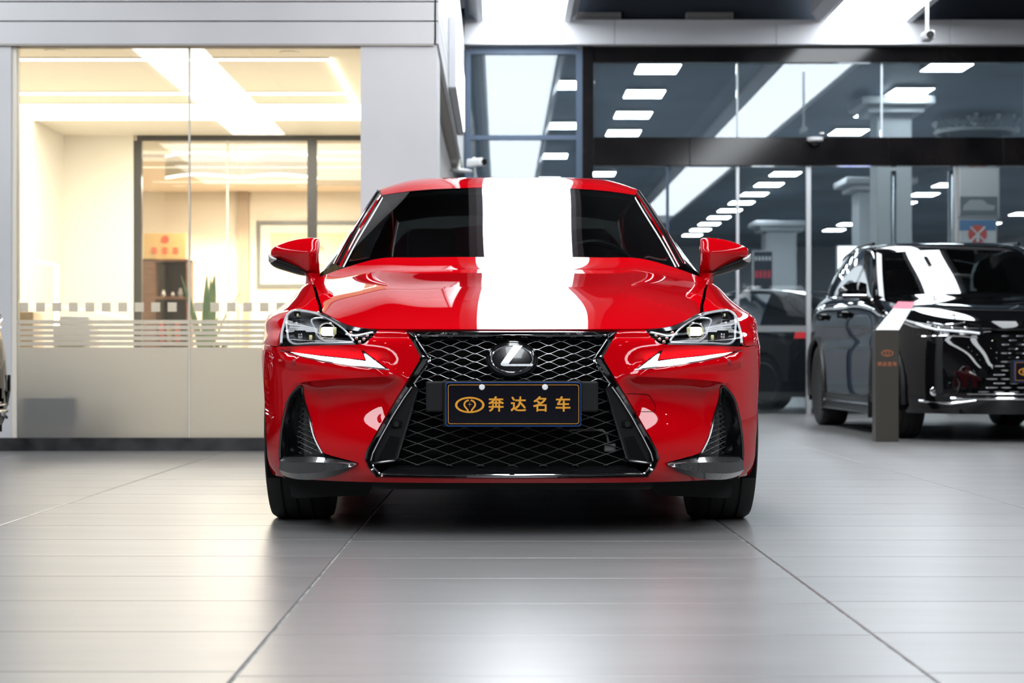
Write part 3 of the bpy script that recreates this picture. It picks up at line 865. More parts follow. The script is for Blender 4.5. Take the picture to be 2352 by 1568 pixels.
# pendant flower-like chandelier high behind the glass
ch = empty('chandelier', W(2240, 290, 29.0)); tag(ch, 'wide crystal chandelier behind the upper glazing at the right', 'chandelier')
cr_m = mat('crystal', (.80, .84, .82), .25, .1)
mb = MB(); mb.lathe([(.62, 0), (.64, .03), (.62, .06), (.58, .06), (.58, 0)], 'z', (0, 0, -.12), 36); mb.build('frame_ring', case_m, ch)
rnd = random.Random(9)
mb = MB()
for k in range(90):
    a = rnd.uniform(0, 6.28); r = rnd.uniform(.1, .66); z = rnd.uniform(-.10, .14)
    mb.lathe([(0, -.05), (.03, -.01), (.045, .02), (0, .05)], 'z', (r * math.cos(a), r * math.sin(a), z), 5)
o = mb.build('crystals', cr_m, ch); o['kind'] = 'stuff'
mb = MB(); mb.tube([(0, 0, .1), (0, 0, 4.38 - ch.location.z)], .012, 6); mb.build('cable', case_m, ch)
# cameras
def cctv(name, loc, label, rod, rz=0.0):
    t = empty(name, loc, rz); tag(t, label, 'camera')
    cam_w = mat('camera_white', (.78, .79, .80), .35)
    mb = MB(); mb.rbox(-.045, .045, -.10, .10, -.045, .035, .015); mb.build('body', cam_w, t, smooth=True)
    mb = MB(); mb.lathe([(.034, -.112), (.038, -.10), (.038, -.08)], 'y', (0, 0, -.005), 18); mb.build('lens_hood', black_m if 'black_m' in globals() else mat('camera_black', (.01, .01, .01), .2), t, smooth=True, sharp=40)
    mb = MB(); mb.tube([(0, .03, .03), (0, .03, rod)], .017, 8); mb.build('rod', cam_w, t, smooth=True)
    return t
c1 = W(2131, 82, 17.0)
cctv('security_camera', c1, 'white security camera hanging on a rod from the ceiling at the top right', 4.75 - c1[2])
c2 = W(1094, 372, 18.9)
t = cctv('security_camera', c2, 'white bullet security camera on a bracket beside the shop fascia', .05, .9)
mb = MB(); mb.rbox(-.20, .02, .06, .18, -.10, -.07, .008); mb.build('bracket', MATS['camera_white'], t)
mb = MB(); mb.tube([(-.16, .10, -.07), (-.16, .10, .35), (-.19, .10, .48), (-.19, .10, 1.6)], .022, 8); mb.build('conduit', mat('conduit_cream', (.72, .74, .66), .5), t, smooth=True)
dm = empty('dome_camera', W(1872, 322, 20.36)); tag(dm, 'small white dome camera under the black stone band', 'camera')
mb = MB(); mb.lathe([(.09, .03), (.085, -.005), (.06, -.02)], 'z', (0, 0, 0), 24); mb.build('collar', MATS['camera_white'], dm, smooth=True)
mb = MB(); mb.lathe([(.06, -.02), (.05, -.05), (.025, -.07), (0, -.075)], 'z', (0, 0, 0), 20); mb.build('dome', mat('dome_dark', (.02, .02, .02), .1), dm, smooth=True)
# ================================================================== RED SEDAN
CX, CY = 0.037, 6.88          # front axle of the red car in the world
paint = mat('red_paint', (0.47, 0.0004, 0.0035), 0.6, 0.0, coat=1.0, coat_rough=0.012, spec=0.0)
gap_black = mat('gap_black', (0.003, 0.003, 0.003), 0.7, spec=0.1)
black_gloss = mat('black_gloss', (0.006, 0.006, 0.007), 0.12, coat=0.6)
black_satin = mat('black_satin', (0.007, 0.007, 0.0075), 0.38, spec=0.25)
black_plastic = mat('black_plastic', (0.011, 0.011, 0.0115), 0.5, spec=0.2)
dark_chrome = mat('dark_chrome', (0.17, 0.17, 0.175), 0.07, 1.0)
chrome = mat('chrome', (0.80, 0.81, 0.83), 0.06, 1.0)
rubber = bumpy(mat('tyre_rubber', (0.010, 0.010, 0.010), 0.72), 60, 0.2)
carbon = vary(mat('carbon_blade', (0.02, 0.02, 0.021), 0.22, coat=1.0), 'Base Color', 160, (0.010, 0.010, 0.011), (0.045, 0.045, 0.047), stretch=(1, 1, 2))
lens_glass = glassmat('lens_glass', (0.97, 0.98, 1.0), ior=1.35, boost=0.28)
wind_glass = glassmat('windscreen_glass', (0.36, 0.40, 0.40), ior=1.52, boost=1.6)
tint_glass = glassmat('tinted_side_glass', (0.10, 0.11, 0.115), ior=1.5, boost=1.3)
cabin_black = mat('cabin_black', (0.012, 0.012, 0.013), 0.6)
cabin_leather = mat('cabin_leather', (0.05, 0.028, 0.028), 0.5)
led_white = mat('led_white', (1, 1, 1), 0.4, emit=(1.0, 0.97, 0.88), es=2.2)
led_drl = mat('led_running_light', (1, 1, 1), 0.4, emit=(1.0, 0.985, 0.95), es=14.0)
led_off = mat('led_diode', (0.75, 0.74, 0.35), 0.25)
amber_led = mat('amber_led', (0.75, 0.25, 0.12), 0.3)
plate_black = mat('plate_black', (0.005, 0.0045, 0.009), 0.10, spec=0.4)
gold = mat('plate_gold', (0.78, 0.34, 0.03), 0.35, 0.1)
plate_blue = mat('plate_blue', (0.01, 0.10, 0.42), 0.3)
white_plastic = mat('white_plastic', (0.85, 0.86, 0.88), 0.35)

car = empty('sports_sedan', (CX, CY, 0))
tag(car, 'glossy red sports sedan parked head-on in the middle of the showroom', 'car')

# ---- body belt: one C2 surface round the whole car, half x >= 0 ----
ZL = [0.165, 0.205, 0.28, 0.36, 0.44, 0.52, 0.585, 0.635]
WL = [0.955, 0.980, 0.994, 1.0, 1.0, 1.0, 0.998, 0.993]
YL = [0.040, 0.012, 0.000, -0.004, 0.0, 0.011, 0.026, 0.040]
def sup(x): return -0.785 * math.sqrt(max(0, 1 - (x / 0.918) ** 3.5))
cols = [  # (x,y) at mid height, front weight, three upper points
    ((0.0, -0.785), 1, [(0, -.742, .652), (0, -.735, .667), (0, -.724, .681)]),
    ((0.22, sup(.22)), 1, [(.22, -.731, .652), (.22, -.724, .667), (.22, -.714, .682)]),
    ((0.43, sup(.43)), 1, [(.428, -.680, .652), (.427, -.675, .667), (.425, -.667, .684)]),
    ((0.60, sup(.60)), .95, [(.597, -.602, .655), (.582, -.583, .678), (.563, -.558, .7005)]),
    ((0.733, sup(.733)), .85, [(.709, -.487, .665), (.676, -.462, .700), (.634, -.430, .733)]),
    ((0.828, sup(.828)), .6, [(.790, -.378, .677), (.742, -.368, .718), (.668, -.355, .747)]),
    ((0.890, sup(.890)), .25, [(.868, -.213, .693), (.829, -.205, .742), (.686, -.185, .773)]),
    ((0.917, -.02), 0, [(.905, -.02, .703), (.864, -.02, .762), (.712, 0.0, .804)]),
    ((0.912, .30), 0, [(.893, .30, .735), (.852, .30, .812), (.753, .30, .853)]),
    ((0.905, .60), 0, [(.886, .60, .765), (.850, .60, .860), (.793, .60, .893)]),
    ((0.900, .95), 0, [(.882, .95, .785), (.850, .95, .880), (.800, .95, .925)]),
    ((0.900, 1.6), 0, [(.885, 1.6, .790), (.850, 1.6, .900), (.790, 1.6, .945)]),
    ((0.905, 2.3), 0, [(.890, 2.3, .800), (.845, 2.3, .920), (.770, 2.3, .965)]),
    ((0.912, 2.8), 0, [(.890, 2.8, .820), (.830, 2.8, .940), (.730, 2.8, .975)]),
    ((0.870, 3.3), 0, [(.840, 3.29, .820), (.775, 3.27, .940), (.680, 3.25, .980)]),
    ((0.700, 3.62), 0, [(.690, 3.60, .820), (.660, 3.57, .950), (.620, 3.50, .990)]),
    ((0.380, 3.75), 0, [(.380, 3.73, .820), (.380, 3.70, .955), (.370, 3.62, 1.0)]),
    ((0.0, 3.79), 0, [(0, 3.77, .820), (0, 3.74, .960), (0, 3.66, 1.005)]),
]
def col_pts(c):
    (x, y), w, up = c
    out = []
    for z, ww, dy in zip(ZL, WL, YL):
        side = 1 - (1 - ww) * (1.0 if w < 0.6 else 0.9)
        out.append((x * side, y + dy * w, z))
    return out + up
BP = [col_pts(c) for c in cols]
def mir(c): return [(-x, y, z) for x, y, z in c]
BP = [mir(BP[2]), mir(BP[1])] + BP + [mir(BP[-2]), mir(BP[-3])]
belt = Net(np.array(BP))
U0 = belt.tu[2]; U1 = belt.tu[-3]; V1 = belt.tv[-1]
def col_u(i): return belt.tu[2 + i]

def natural_M(t):
    n = len(t); h = np.diff(t)
    A = np.zeros((n, n)); R = np.zeros((n, n))
    A[0, 0] = A[-1, -1] = 1
    for i in range(1, n - 1):
        A[i, i - 1] = h[i - 1]; A[i, i] = 2 * (h[i - 1] + h[i]); A[i, i + 1] = h[i]
        R[i, i + 1] += 6 / h[i]; R[i, i] -= 6 / h[i] + 6 / h[i - 1]; R[i, i - 1] += 6 / h[i - 1]
    return np.linalg.solve(A, R)
class PNet:
    """pointwise evaluation of a Net, with normal displacement"""
    def __init__(s, net, disp=None):
        s.n = net; s.Mv = natural_M(net.tv); s.disp = disp
    def raw(s, uv):
        t = s.n.tv
        A = spline(s.n.tu, s.n.P, uv[:, 0])
        M = np.einsum('ij,njk->nik', s.Mv, A)
        k = np.clip(np.searchsorted(t, uv[:, 1], side='right') - 1, 0, len(t) - 2)
        i = np.arange(len(uv))
        h = (t[k + 1] - t[k])[:, None]; d = (uv[:, 1] - t[k])[:, None]
        a, b, ma, mb = A[i, k], A[i, k + 1], M[i, k], M[i, k + 1]
        return a + d * ((b - a) / h - h * (2 * ma + mb) / 6) + d * d * ma / 2 + d ** 3 * (mb - ma) / (6 * h)
    def normal(s, uv, e=1e-3):
        du = s.raw(uv + [e, 0]) - s.raw(uv - [e, 0])
        dv = s.raw(uv + [0, e]) - s.raw(uv - [0, e])
        n = np.cross(du, dv)
        return n / np.linalg.norm(n, axis=1)[:, None]
    def ev(s, uv, off=0.0):
        uv = np.asarray(uv, float)
        p = s.raw(uv)
        d = off if s.disp is None else off + s.disp(uv)
        if np.any(d):
            p = p + s.normal(uv) * np.reshape(d * np.ones(len(uv)), (-1, 1))
        return p
    def table(s, u0, u1, v0, v1, nu, nv):
        uu, vv = np.meshgrid(np.linspace(u0, u1, nu), np.linspace(v0, v1, nv), indexing='ij')
        s.tuv = np.stack([uu.ravel(), vv.ravel()], 1)
        p = s.raw(s.tuv)
        d = np.array([CX, -CY, CAM_H]) - p
        ok = (s.normal(s.tuv) * d).sum(1) / np.linalg.norm(d, axis=1) > 0.03
        s.tuv = s.tuv[ok]
        s.tpx = carpx(p[ok])
    def inv0(s, px):
        """pixels of the photograph's left half -> (u,v)"""
        px = np.asarray(px, float)
        d = ((s.tpx[None] - px[:, None]) ** 2).sum(2)
        uv = s.tuv[d.argmin(1)].copy()
        for _ in range(12):
            p = carpx(s.raw(uv)); r = px - p
            e = 1e-4
            ju = (carpx(s.raw(uv + [e, 0])) - p) / e
            jv = (carpx(s.raw(uv + [0, e])) - p) / e
            det = ju[:, 0] * jv[:, 1] - ju[:, 1] * jv[:, 0]
            det = np.where(np.abs(det) < 50, 1e12, det)
            du = (r[:, 0] * jv[:, 1] - r[:, 1] * jv[:, 0]) / det
            dv = (ju[:, 0] * r[:, 1] - ju[:, 1] * r[:, 0]) / det
            uv += np.clip(np.stack([du, dv], 1), -0.03, 0.03)
            uv[:, 0] = np.clip(uv[:, 0], U0 - .02, U1); uv[:, 1] = np.clip(uv[:, 1], 0, V1)
        return uv
    def inv(s, px):
        px = np.asarray(px, float)
        uv = s.inv0(px)
        if s.disp is not None:
            for _ in range(3):
                uv = s.inv0(px - (carpx(s.ev(uv)) - carpx(s.raw(uv))))
        return uv
def carpx(p):
    Y = CY + p[:, 1]
    return np.stack([PX0 + F * (CX - p[:, 0]) / Y, PY0 - F * (p[:, 2] - CAM_H) / Y], 1)
def carpt(px, py, y):
    """pixel of the left half at car depth y -> car coordinates, x >= 0"""
    Y = CY + y
    return (CX - (px - PX0) * Y / F, y, CAM_H - (py - PY0) * Y / F)
def sm(a, b, x):
    t = np.clip((x - a) / (b - a), 0, 1)
    return t * t * (3 - 2 * t)

BS = PNet(belt)
BS.table(U0, col_u(8), 0, V1, 260, 90)

# px outlines (left half of the photograph)
HL = [(869, 757.5), (848, 755), (814, 749), (794, 744), (774, 733), (754, 724.5), (738, 718), (714, 713.5), (676, 709.5),
      (666, 712), (657, 724), (647, 750), (639, 780), (635.5, 796), (673, 795), (740, 793), (815, 792), (836, 789), (853, 776)]
DRL = [(646, 804), (671, 808), (740, 816), (800, 822), (838, 826), (829, 803), (836, 806), (862, 825), (894, 849), (861, 845), (800, 838), (740, 829), (690, 818)]
VENT_ = [(695, 887), (699, 893), (706, 925), (713, 959), (724, 1005), (737, 1038), (760, 1046), (790, 1054), (821, 1062), (817, 1071), (790, 1083),
        (758, 1093), (704, 1098), (660, 1096), (650, 1080), (645, 1060), (643, 1035), (646, 1005), (651, 970), (659, 935), (668, 910), (680, 895)]
VENT = VENT_[:14] + [tuple(p) for p in curve(VENT_[13:] + VENT_[:1], 22)[1:-1]]
GRO = [(1173, 759.5), (1050, 759.5), (932, 760), (950, 790), (965, 818), (963, 828), (944, 860), (915, 906), (890, 947), (860, 1000), (842, 1034), (837, 1053), (845, 1074), (863, 1096), (1000, 1098.5), (1173, 1099)]
GRI = [(1173, 771), (1055, 771), (953, 770), (970, 797), (988, 822), (987, 830), (960, 868), (927, 914), (902, 954), (872, 1008), (856, 1040), (852, 1056), (857, 1069), (872, 1087), (1002, 1090), (1173, 1090.5)]
CRE = [(660, 900), (672, 887), (690, 879.5), (720, 875), (760, 871.5), (820, 868.5), (880, 866), (915, 867.5), (940, 872)]

cre_uv = BS.inv(curve(CRE, 40))
o_ = np.argsort(cre_uv[:, 0]); cre_s = cre_uv[o_]
drl_top = BS.inv(curve([(640, 801), (671, 808), (740, 816), (800, 822), (838, 826), (870, 828), (900, 838)], 30))
drl_top = drl_top[np.argsort(drl_top[:, 0])]
def disp(uv):
    u, v = uv[:, 0], uv[:, 1]
    vc = np.interp(u, cre_s[:, 0], cre_s[:, 1])
    t = vc - v
    ua, ub = cre_s[0, 0], cre_s[-1, 0]
    fu = sm(ua - .005, ua + .10, u) * (1 - sm(ub - .13, ub - .01, u))
    tt = np.maximum(t, 0)
    d = -0.048 * fu * (1 - np.exp(-tt / .015)) * (1 - sm(.06, .25, tt))
    # roll of the surface just above the crease
    d += 0.007 * fu * np.exp(-(np.minimum(t, 0) / .03) ** 2) * (t <= 0) + 0.007 * fu * np.exp(-(tt / .012)) * (t > 0)
    vd = np.interp(u, drl_top[:, 0], drl_top[:, 1])
    ud0, ud1 = drl_top[0, 0], drl_top[-1, 0]
    fd = sm(ud0 - .02, ud0 + .05, u) * (1 - sm(ud1 - .08, ud1 + .01, u))
    q = v - vd
    d += -0.014 * fd * np.where(q > 0, np.exp(-(q / .020) ** 2), np.exp(-(q / .007) ** 2))
    d += 0.010 * fd * np.exp(-((q + .033) / .017) ** 2)
    return d
BS.disp = disp

def surf(S, outer, holes=(), step=0.011, lines=(), off=0.0, flange=0.012, mirror=False):
    V, T = fill2d(outer, holes, step, lines)
    P = S.ev(V, off)
    mb = MB()
    # orient outward
    e1 = V[T[0][1]] - V[T[0][0]]; e2 = V[T[0][2]] - V[T[0][0]]
    ccw = e1[0] * e2[1] - e1[1] * e2[0] > 0
    F_ = [tuple(t) if ccw else tuple(t[::-1]) for t in T]
    mb.add(P, F_)
    if flange:
        cnt = {}
        for t in F_:
            for a, b in ((t[0], t[1]), (t[1], t[2]), (t[2], t[0])):
                cnt[(a, b)] = 1
        bd = [(a, b) for (a, b) in cnt if (b, a) not in cnt]
        ids = sorted({i for e in bd for i in e})
        Q = S.ev(V[ids], off - flange)
        k = {i: len(mb.v) + n for n, i in enumerate(ids)}
        mb.v += [tuple(q) for q in Q]
        for a, b in bd:
            if abs(P[a][0]) < 2e-3 and abs(P[b][0]) < 2e-3: continue
            mb.f.append((b, a, k[a], k[b]))
    return mb

def shrink(uv, d):
    """pull a closed uv loop inwards by d (gap)"""
    P = np.asarray(uv); n = len(P)
    area = 0.5 * np.sum(P[:, 0] * np.roll(P[:, 1], -1) - np.roll(P[:, 0], -1) * P[:, 1])
    sgn = 1 if area > 0 else -1
    t = np.roll(P, -1, 0) - np.roll(P, 1, 0)
    t /= np.linalg.norm(t, axis=1)[:, None] + 1e-12
    nrm = np.stack([-t[:, 1], t[:, 0]], 1) * sgn
    return P + nrm * d

def arch_uv(yc, zc, r, a0, a1, n, side):
    """wheel-arch arc on the belt: angles from +y axis in the y-z plane"""
    out = []
    uu = np.linspace(col_u(3), col_u(10), 500) if side == 'f' else np.linspace(col_u(11), col_u(15), 500)
    for a in np.linspace(a0, a1, n):
        y = yc + r * math.cos(a); z = zc + r * math.sin(a)
        # v from z (side columns are near-vertical), then u from y
        lv = np.linspace(0, V1 * .9, 200)
        u = None
        v = 0.2
        for _ in range(4):
            if u is None: u = np.interp(y, [-.5, 1.0], [col_u(5), col_u(10)]) if side == 'f' else np.interp(y, [2.3, 3.3], [col_u(12), col_u(14)])
            zz = BS.raw(np.stack([np.full(200, u), lv], 1))[:, 2]
            v = np.interp(z, zz, lv)
            yy = BS.raw(np.stack([uu, np.full(500, v)], 1))[:, 1]
            u = np.interp(y, yy, uu)
        out.append((u, v))
    return out

RW = 0.330
def uv_at(y, z, u_lo, u_hi):
    lv = np.linspace(0, V1, 240); uu = np.linspace(u_lo, u_hi, 400); u = (u_lo + u_hi) / 2; v = .2
    for _ in range(6):
        zz = BS.raw(np.stack([np.full(240, u), lv], 1))[:, 2]; v = np.interp(z, zz, lv)
        yy = BS.raw(np.stack([uu, np.full(400, v)], 1))[:, 1]; u = np.interp(y, yy, uu)
    return (u, v)

hl_uv = BS.inv(resample(HL, 12, True))
seam = BS.inv([(635.5, 797.5)])
seam = np.vstack([seam, [(seam[0][0] + .04, seam[0][1] + .004), (seam[0][0] + .08, seam[0][1] + .007)]])
arcF = arch_uv(0.0, RW, 0.358, math.radians(206), math.radians(-20), 60, 'f')   # front-bottom over the top to rear-bottom
arcF = np.array(arcF)
# where the bumper/fender seam meets the arch
zseam = BS.raw(seam)[-1][2]
k_seam = int(np.argmin([abs(BS.raw(np.array([p]))[0][2] - zseam) if i < 25 else 9 for i, p in enumerate(arcF)]))
# bumper outline
hb = BS.inv(resample(HL[13:] + HL[:1], 12))
grille_o = BS.inv(resample(GRO, 14))
bot = [(u, 0.013) for u in np.linspace(U0, arcF[0][0], 70)]
outer = list(bot[1:]) + [tuple(p) for p in arcF[1:k_seam + 1]] + [tuple(p) for p in seam[::-1]] + [tuple(p) for p in hb] \
    + [tuple(p) for p in BS.inv([(890, 758.5), (915, 758.8)])]
gro = [tuple(p) for p in grille_o if p[0] > U0 + 0.004]
kk = int(np.argmin([abs(p[0] - grille_o[0][0]) for p in gro]))
# grille outline from its upper corner downwards
ci = int(np.argmin(np.linalg.norm(grille_o - BS.inv([(932, 760)])[0], axis=1)))
outer += [tuple(p) for p in grille_o[ci:-1]] + [(U0, grille_o[-1][1]), (U0, 0.013)]
outer = np.array(outer)
vent_uv = BS.inv(curve(VENT[:1] + VENT[1:], 90, True)) if False else BS.inv(resample(VENT, 9, True))
drl_uv = BS.inv(resample(DRL, 8, True))
mb = surf(BS, outer, [vent_uv, drl_uv], 0.0105, [cre_uv[4:-6]])
mb.mirror().fix()
bumper = mb.build('front_bumper', paint, car, smooth=True, sharp=50)

# added black skin painting the shade behind all the shut lines
lin = []
for u in np.linspace(U0, col_u(9), 60):
    lin.append([(u, v) for v in np.linspace(0.03, V1 - .004, 22)])
L = np.array(lin)
hide = [np.array(x) for x in (grille_o, vent_uv, hl_uv)]
mbl = MB()
Pl = BS.ev(L.reshape(-1, 2), -0.022).reshape(60, 22, 3)
for i in range(59):
    for j in range(21):
        q = [L[i, j], L[i + 1, j], L[i + 1, j + 1], L[i, j + 1]]
        c = np.mean(q, axis=0)
        p = carpx(BS.raw(np.array([c])))[0]
        y, z = BS.raw(np.array([c]))[0][1:]
        if inside(GRO + [(1173, 700)], [p])[0] and p[0] > 860 or p[0] > 930: continue
        if inside(HL, [p])[0] or inside(VENT, [p])[0] or inside(DRL, [p])[0]: continue
        if y * y + (z - RW) ** 2 < .40 ** 2: continue
        n0 = len(mbl.v)
        mbl.v += [tuple(Pl[i, j]), tuple(Pl[i + 1, j]), tuple(Pl[i + 1, j + 1]), tuple(Pl[i, j + 1])]
        mbl.f.append((n0, n0 + 1, n0 + 2, n0 + 3))
mbl.mirror().build('shut_line_shade', gap_black, car)

# ---- fender
G = 0.0022
ft = [(u, V1) for u in np.linspace(col_u(5), uv_at(0.70, 0.90, col_u(8), col_u(11))[0], 60)]
u_door = uv_at(0.60, 0.5, col_u(8), col_u(11))[0]
u_door2 = uv_at(0.70, 0.9, col_u(8), col_u(11))[0]
fo = [tuple(p) for p in BS.inv(resample(HL[6:14], 10))][::-1]          # headlight outer edge, bottom to top
fo = fo + ft[1:]
vs = np.linspace(V1, 0.01, 40)[1:]
fo += [(u_door2 + (u_door - u_door2) * min(1, (V1 - v) / .25), v) for v in vs]
kend = max(i for i, p in enumerate(arcF) if True)
fo += [(u, 0.01) for u in np.linspace(u_door, arcF[-1][0], 10)[1:]]
fo += [tuple(p) for p in arcF[::-1][1:]][: len(arcF) - 1 - k_seam]
fo += [tuple(p) for p in seam[1:][::-1]]
fender_uv = shrink(np.array(fo), G)
fender = surf(BS, fender_uv, [], 0.012).fix().build('front_fender', paint, car, smooth=True, sharp=50)
mirror_obj(fender)
# ---- hood
HF = [(0, -.727, .681), (.22, -.717, .682), (.425, -.670, .684), (.563, -.560, .7025), (.634, -.432, .735), (.664, -.357, .749)]
HF = np.array(HF)
SHUT = np.array([(.664, -.357, .749), (.683, -.185, .775), (.709, 0.0, .806), (.750, .30, .855), (.790, .60, .895), (.800, .72, .913)])
wn, tn = 60, 90
fx = np.linspace(0, .664, wn)
fy = spline(HF[:, 0], HF[:, 1:], fx)
shut_y = np.linspace(-.357, .70, 200)
shut = spline(SHUT[:, 1], SHUT[:, [0, 2]], shut_y)
cz_y = [-.75, -.727, -.60, -.40, -.15, .10, .30, .45, .54, .60, .65]
cz_z = [.666, .681, .729, .785, .838, .882, .914, .936, .955, .977, .998]
ex_y = [-.75, -.66, -.56, -.43, -.357, -.185, 0, .3, .6, .75]
ex_x = [.60, .62, .640, .655, .664, .683, .709, .750, .790, .80]
ex_z = [.60, .640, .685, .725, .749, .775, .806, .855, .895, .915]
CZP = np.polyfit(cz_y[:8], cz_z[:8], 3); CXP = np.polyfit(ex_y, ex_x, 3); CEP = np.polyfit(ex_y, ex_z, 4)
def hood_z(x, y):
    zc = np.polyval(CZP, y) + .84 * np.maximum(0, y - .44) ** 2
    xe = np.polyval(CXP, y); ze = np.polyval(CEP, y)
    r = np.clip(np.abs(x) / xe, 0, 1.1)
    z = zc + (ze - zc) * (0.12 * r ** 2 + 0.88 * r ** 3.6)
    z += 0.010 * np.exp(-((r - .66) / .13) ** 2) * sm(-.72, -.25, y)      # the two ridges
    return z
H = np.zeros((wn, tn, 3))
tt = np.linspace(0, 1, tn)
for i in range(wn):
    w = i / (wn - 1)
    yf, zf = fy[i]
    yr = .615 + .055 * w ** 2
    ys = yf + (yr - yf) * tt
    xs = w * np.interp(yf * 0 + (-.357 + (.67 + .357) * tt), shut_y, shut[:, 0])
    z = hood_z(xs, ys)
    z += (zf - z[0]) * (1 - tt) ** 4
    H[i, :, 0] = xs; H[i, :, 1] = ys; H[i, :, 2] = z
# let the outer strip meet the shut line
zs = np.interp(H[-1, :, 1], shut_y, shut[:, 1])
dz = zs - H[-1, :, 2]
for i in range(wn):
    H[i, :, 2] += dz * (i / (wn - 1)) ** 8
H[:, :, 0] *= 0.9965
H[:, 0, 1] += 0.001
mb = MB(); mb.grid(H, flip=True)
ed = H[:, 0].copy(); ed2 = ed.copy(); ed2[:, 2] -= .014; ed2[:, 1] += .012
mb.grid(np.stack([ed2, ed]), flip=False)
ed = H[-1, :].copy(); ed2 = ed.copy(); ed2[:, 2] -= .016; ed2[:, 0] -= .006
mb.grid(np.stack([ed, ed2]), flip=False)
ed = H[:, -1].copy(); ed2 = ed.copy(); ed2[:, 2] -= .02
mb.grid(np.stack([ed, ed2]), flip=False)
mb.mirror().fix().build('hood', paint, car, smooth=True, sharp=55)
# black sheet standing in for the under-bonnet darkness below the shut lines
mb = MB()
Hl = H[::4, ::6].copy(); Hl[:, :, 2] -= .035; Hl[:, :, 0] *= 1.03
mb.grid(Hl, flip=True); mb.mirror().build('under_hood_shade', gap_black, car)

# ---- windscreen, cowl, pillars, roof, glass
def strip(rows, nu, nv, flip=False, sym=False):
    """C2 patch through rows of points"""
    P = np.array(rows, float)
    if sym:                                  # first column lies on x = 0
        P = np.concatenate([P[:, 2:0:-1] * [-1, 1, 1], P], axis=1)
    N = Net(P)
    v0 = N.tv[2] if sym else 0
    return N.grid(np.linspace(0, N.tu[-1], nu), np.linspace(v0, N.tv[-1], nv))
ws_rows = [
    [(0, .640, .985), (.30, .662, .983), (.55, .742, .977), (.700, .855, .966)],
    [(0, .900, 1.112), (.29, .918, 1.109), (.52, .990, 1.100), (.664, 1.085, 1.086)],
    [(0, 1.170, 1.234), (.27, 1.185, 1.231), (.49, 1.245, 1.222), (.622, 1.325, 1.208)],
    [(0, 1.445, 1.350), (.25, 1.455, 1.347), (.45, 1.500, 1.338), (.577, 1.560, 1.326)],
]
WSG = strip(ws_rows, 24, 30, sym=True)
mb = MB(); mb.grid(WSG, flip=True); mb.mirror().fix()
wind = mb.build('windscreen', wind_glass, car, smooth=True)
# black frit band round the screen, lying just inside it
def band(G, a, b, axis):
    return G[a:b] if axis == 0 else G[:, a:b]
mb = MB()
WI = WSG + np.array([0, .006, -.006])
mb.grid(WI[0:3], flip=True); mb.grid(WI[-2:], flip=True); mb.grid(WI[:, -2:], flip=True)
mb.mirror().build('screen_frit_band', gap_black, wind)
# cowl panel between hood and screen
cow = np.stack([WSG[0] + [0, -.045, -.030], WSG[0] + [0, .012, .004]])
mb = MB(); mb.grid(cow, flip=True); mb.mirror().build('cowl_panel', black_plastic, car)
# wipers
for sx in (1, -1):
    pts = []
    for k in range(9):
        a = k / 8
        x = (.62 - .62 * a) * sx if sx > 0 else (-.10 - .50 * a)
        row = strip(ws_rows, 24, 30, sym=True)[1]
        xx = abs(x); j = int(np.argmin(np.abs(row[:, 0] - xx)))
        pts.append((x, row[j][1] - .030, row[j][2] - .016))
    mb = MB(); mb.tube(pts, .006, 6); mb.build('wiper_arm', black_satin, car, smooth=True)

# A pillar: from windscreen edge outwards
A_in = [(.702, .857, .968), (.666, 1.087, 1.088), (.624, 1.327, 1.210), (.579, 1.562, 1.328)]
A_out = [(.748, .955, .972), (.700, 1.17, 1.108), (.648, 1.40, 1.232), (.598, 1.66, 1.352)]
A_mid = [(.728, .890, .985), (.688, 1.115, 1.108), (.641, 1.35, 1.234), (.594, 1.60, 1.352)]
AP = strip([[a, m, b] for a, m, b in zip(A_in, A_mid, A_out)], 24, 10)
mb = MB(); mb.grid(AP, flip=True); ap = mb.build('windscreen_pillar', paint, car, smooth=True); mirror_obj(ap)
mb = MB(); mb.tube([Vector(p) + Vector((.004, 0, .006)) for p in AP[:, 1]], .008, 6)
o = mb.build('pillar_trim', black_gloss, car, smooth=True); mirror_obj(o)
mb = MB(); mb.tube([Vector(p) + Vector((.003, 0, .005)) for p in AP[:, 3]], .0035, 6)
o = mb.build('chrome_trim', chrome, car, smooth=True); mirror_obj(o)

roof_rows = [
    [(0, 1.450, 1.353), (.25, 1.460, 1.350), (.45, 1.505, 1.341), (.577, 1.565, 1.329)],
    [(0, 1.60, 1.400), (.26, 1.61, 1.397), (.46, 1.64, 1.386), (.590, 1.68, 1.362)],
    [(0, 1.80, 1.434), (.27, 1.80, 1.431), (.48, 1.82, 1.417), (.596, 1.84, 1.380)],
    [(0, 2.10, 1.448), (.27, 2.10, 1.445), (.48, 2.10, 1.428), (.596, 2.10, 1.388)],
    [(0, 2.50, 1.432), (.27, 2.50, 1.428), (.47, 2.49, 1.412), (.588, 2.48, 1.375)],
    [(0, 2.90, 1.372), (.26, 2.89, 1.368), (.45, 2.87, 1.354), (.570, 2.82, 1.330)],
]
RF = strip(roof_rows, 40, 26, sym=True)
mb = MB(); mb.grid(RF, flip=True); mb.mirror().fix().build('roof', paint, car, smooth=True)
mb = MB(); mb.tube([Vector(p) + Vector((-.05, 0, .004)) for p in RF[4:36:2, -1]], .008, 6)
o = mb.build('roof_rail', black_gloss, car, smooth=True); mirror_obj(o)
# antenna fin
mb = MB(); mb.prism([(0, 0), (.18, 0), (.17, .05), (.12, .055)], (-.012, 2.62, 1.415), (0, 1, 0), (0, 0, 1), (.024, 0, 0)); mb.build('antenna_fin', paint, car)

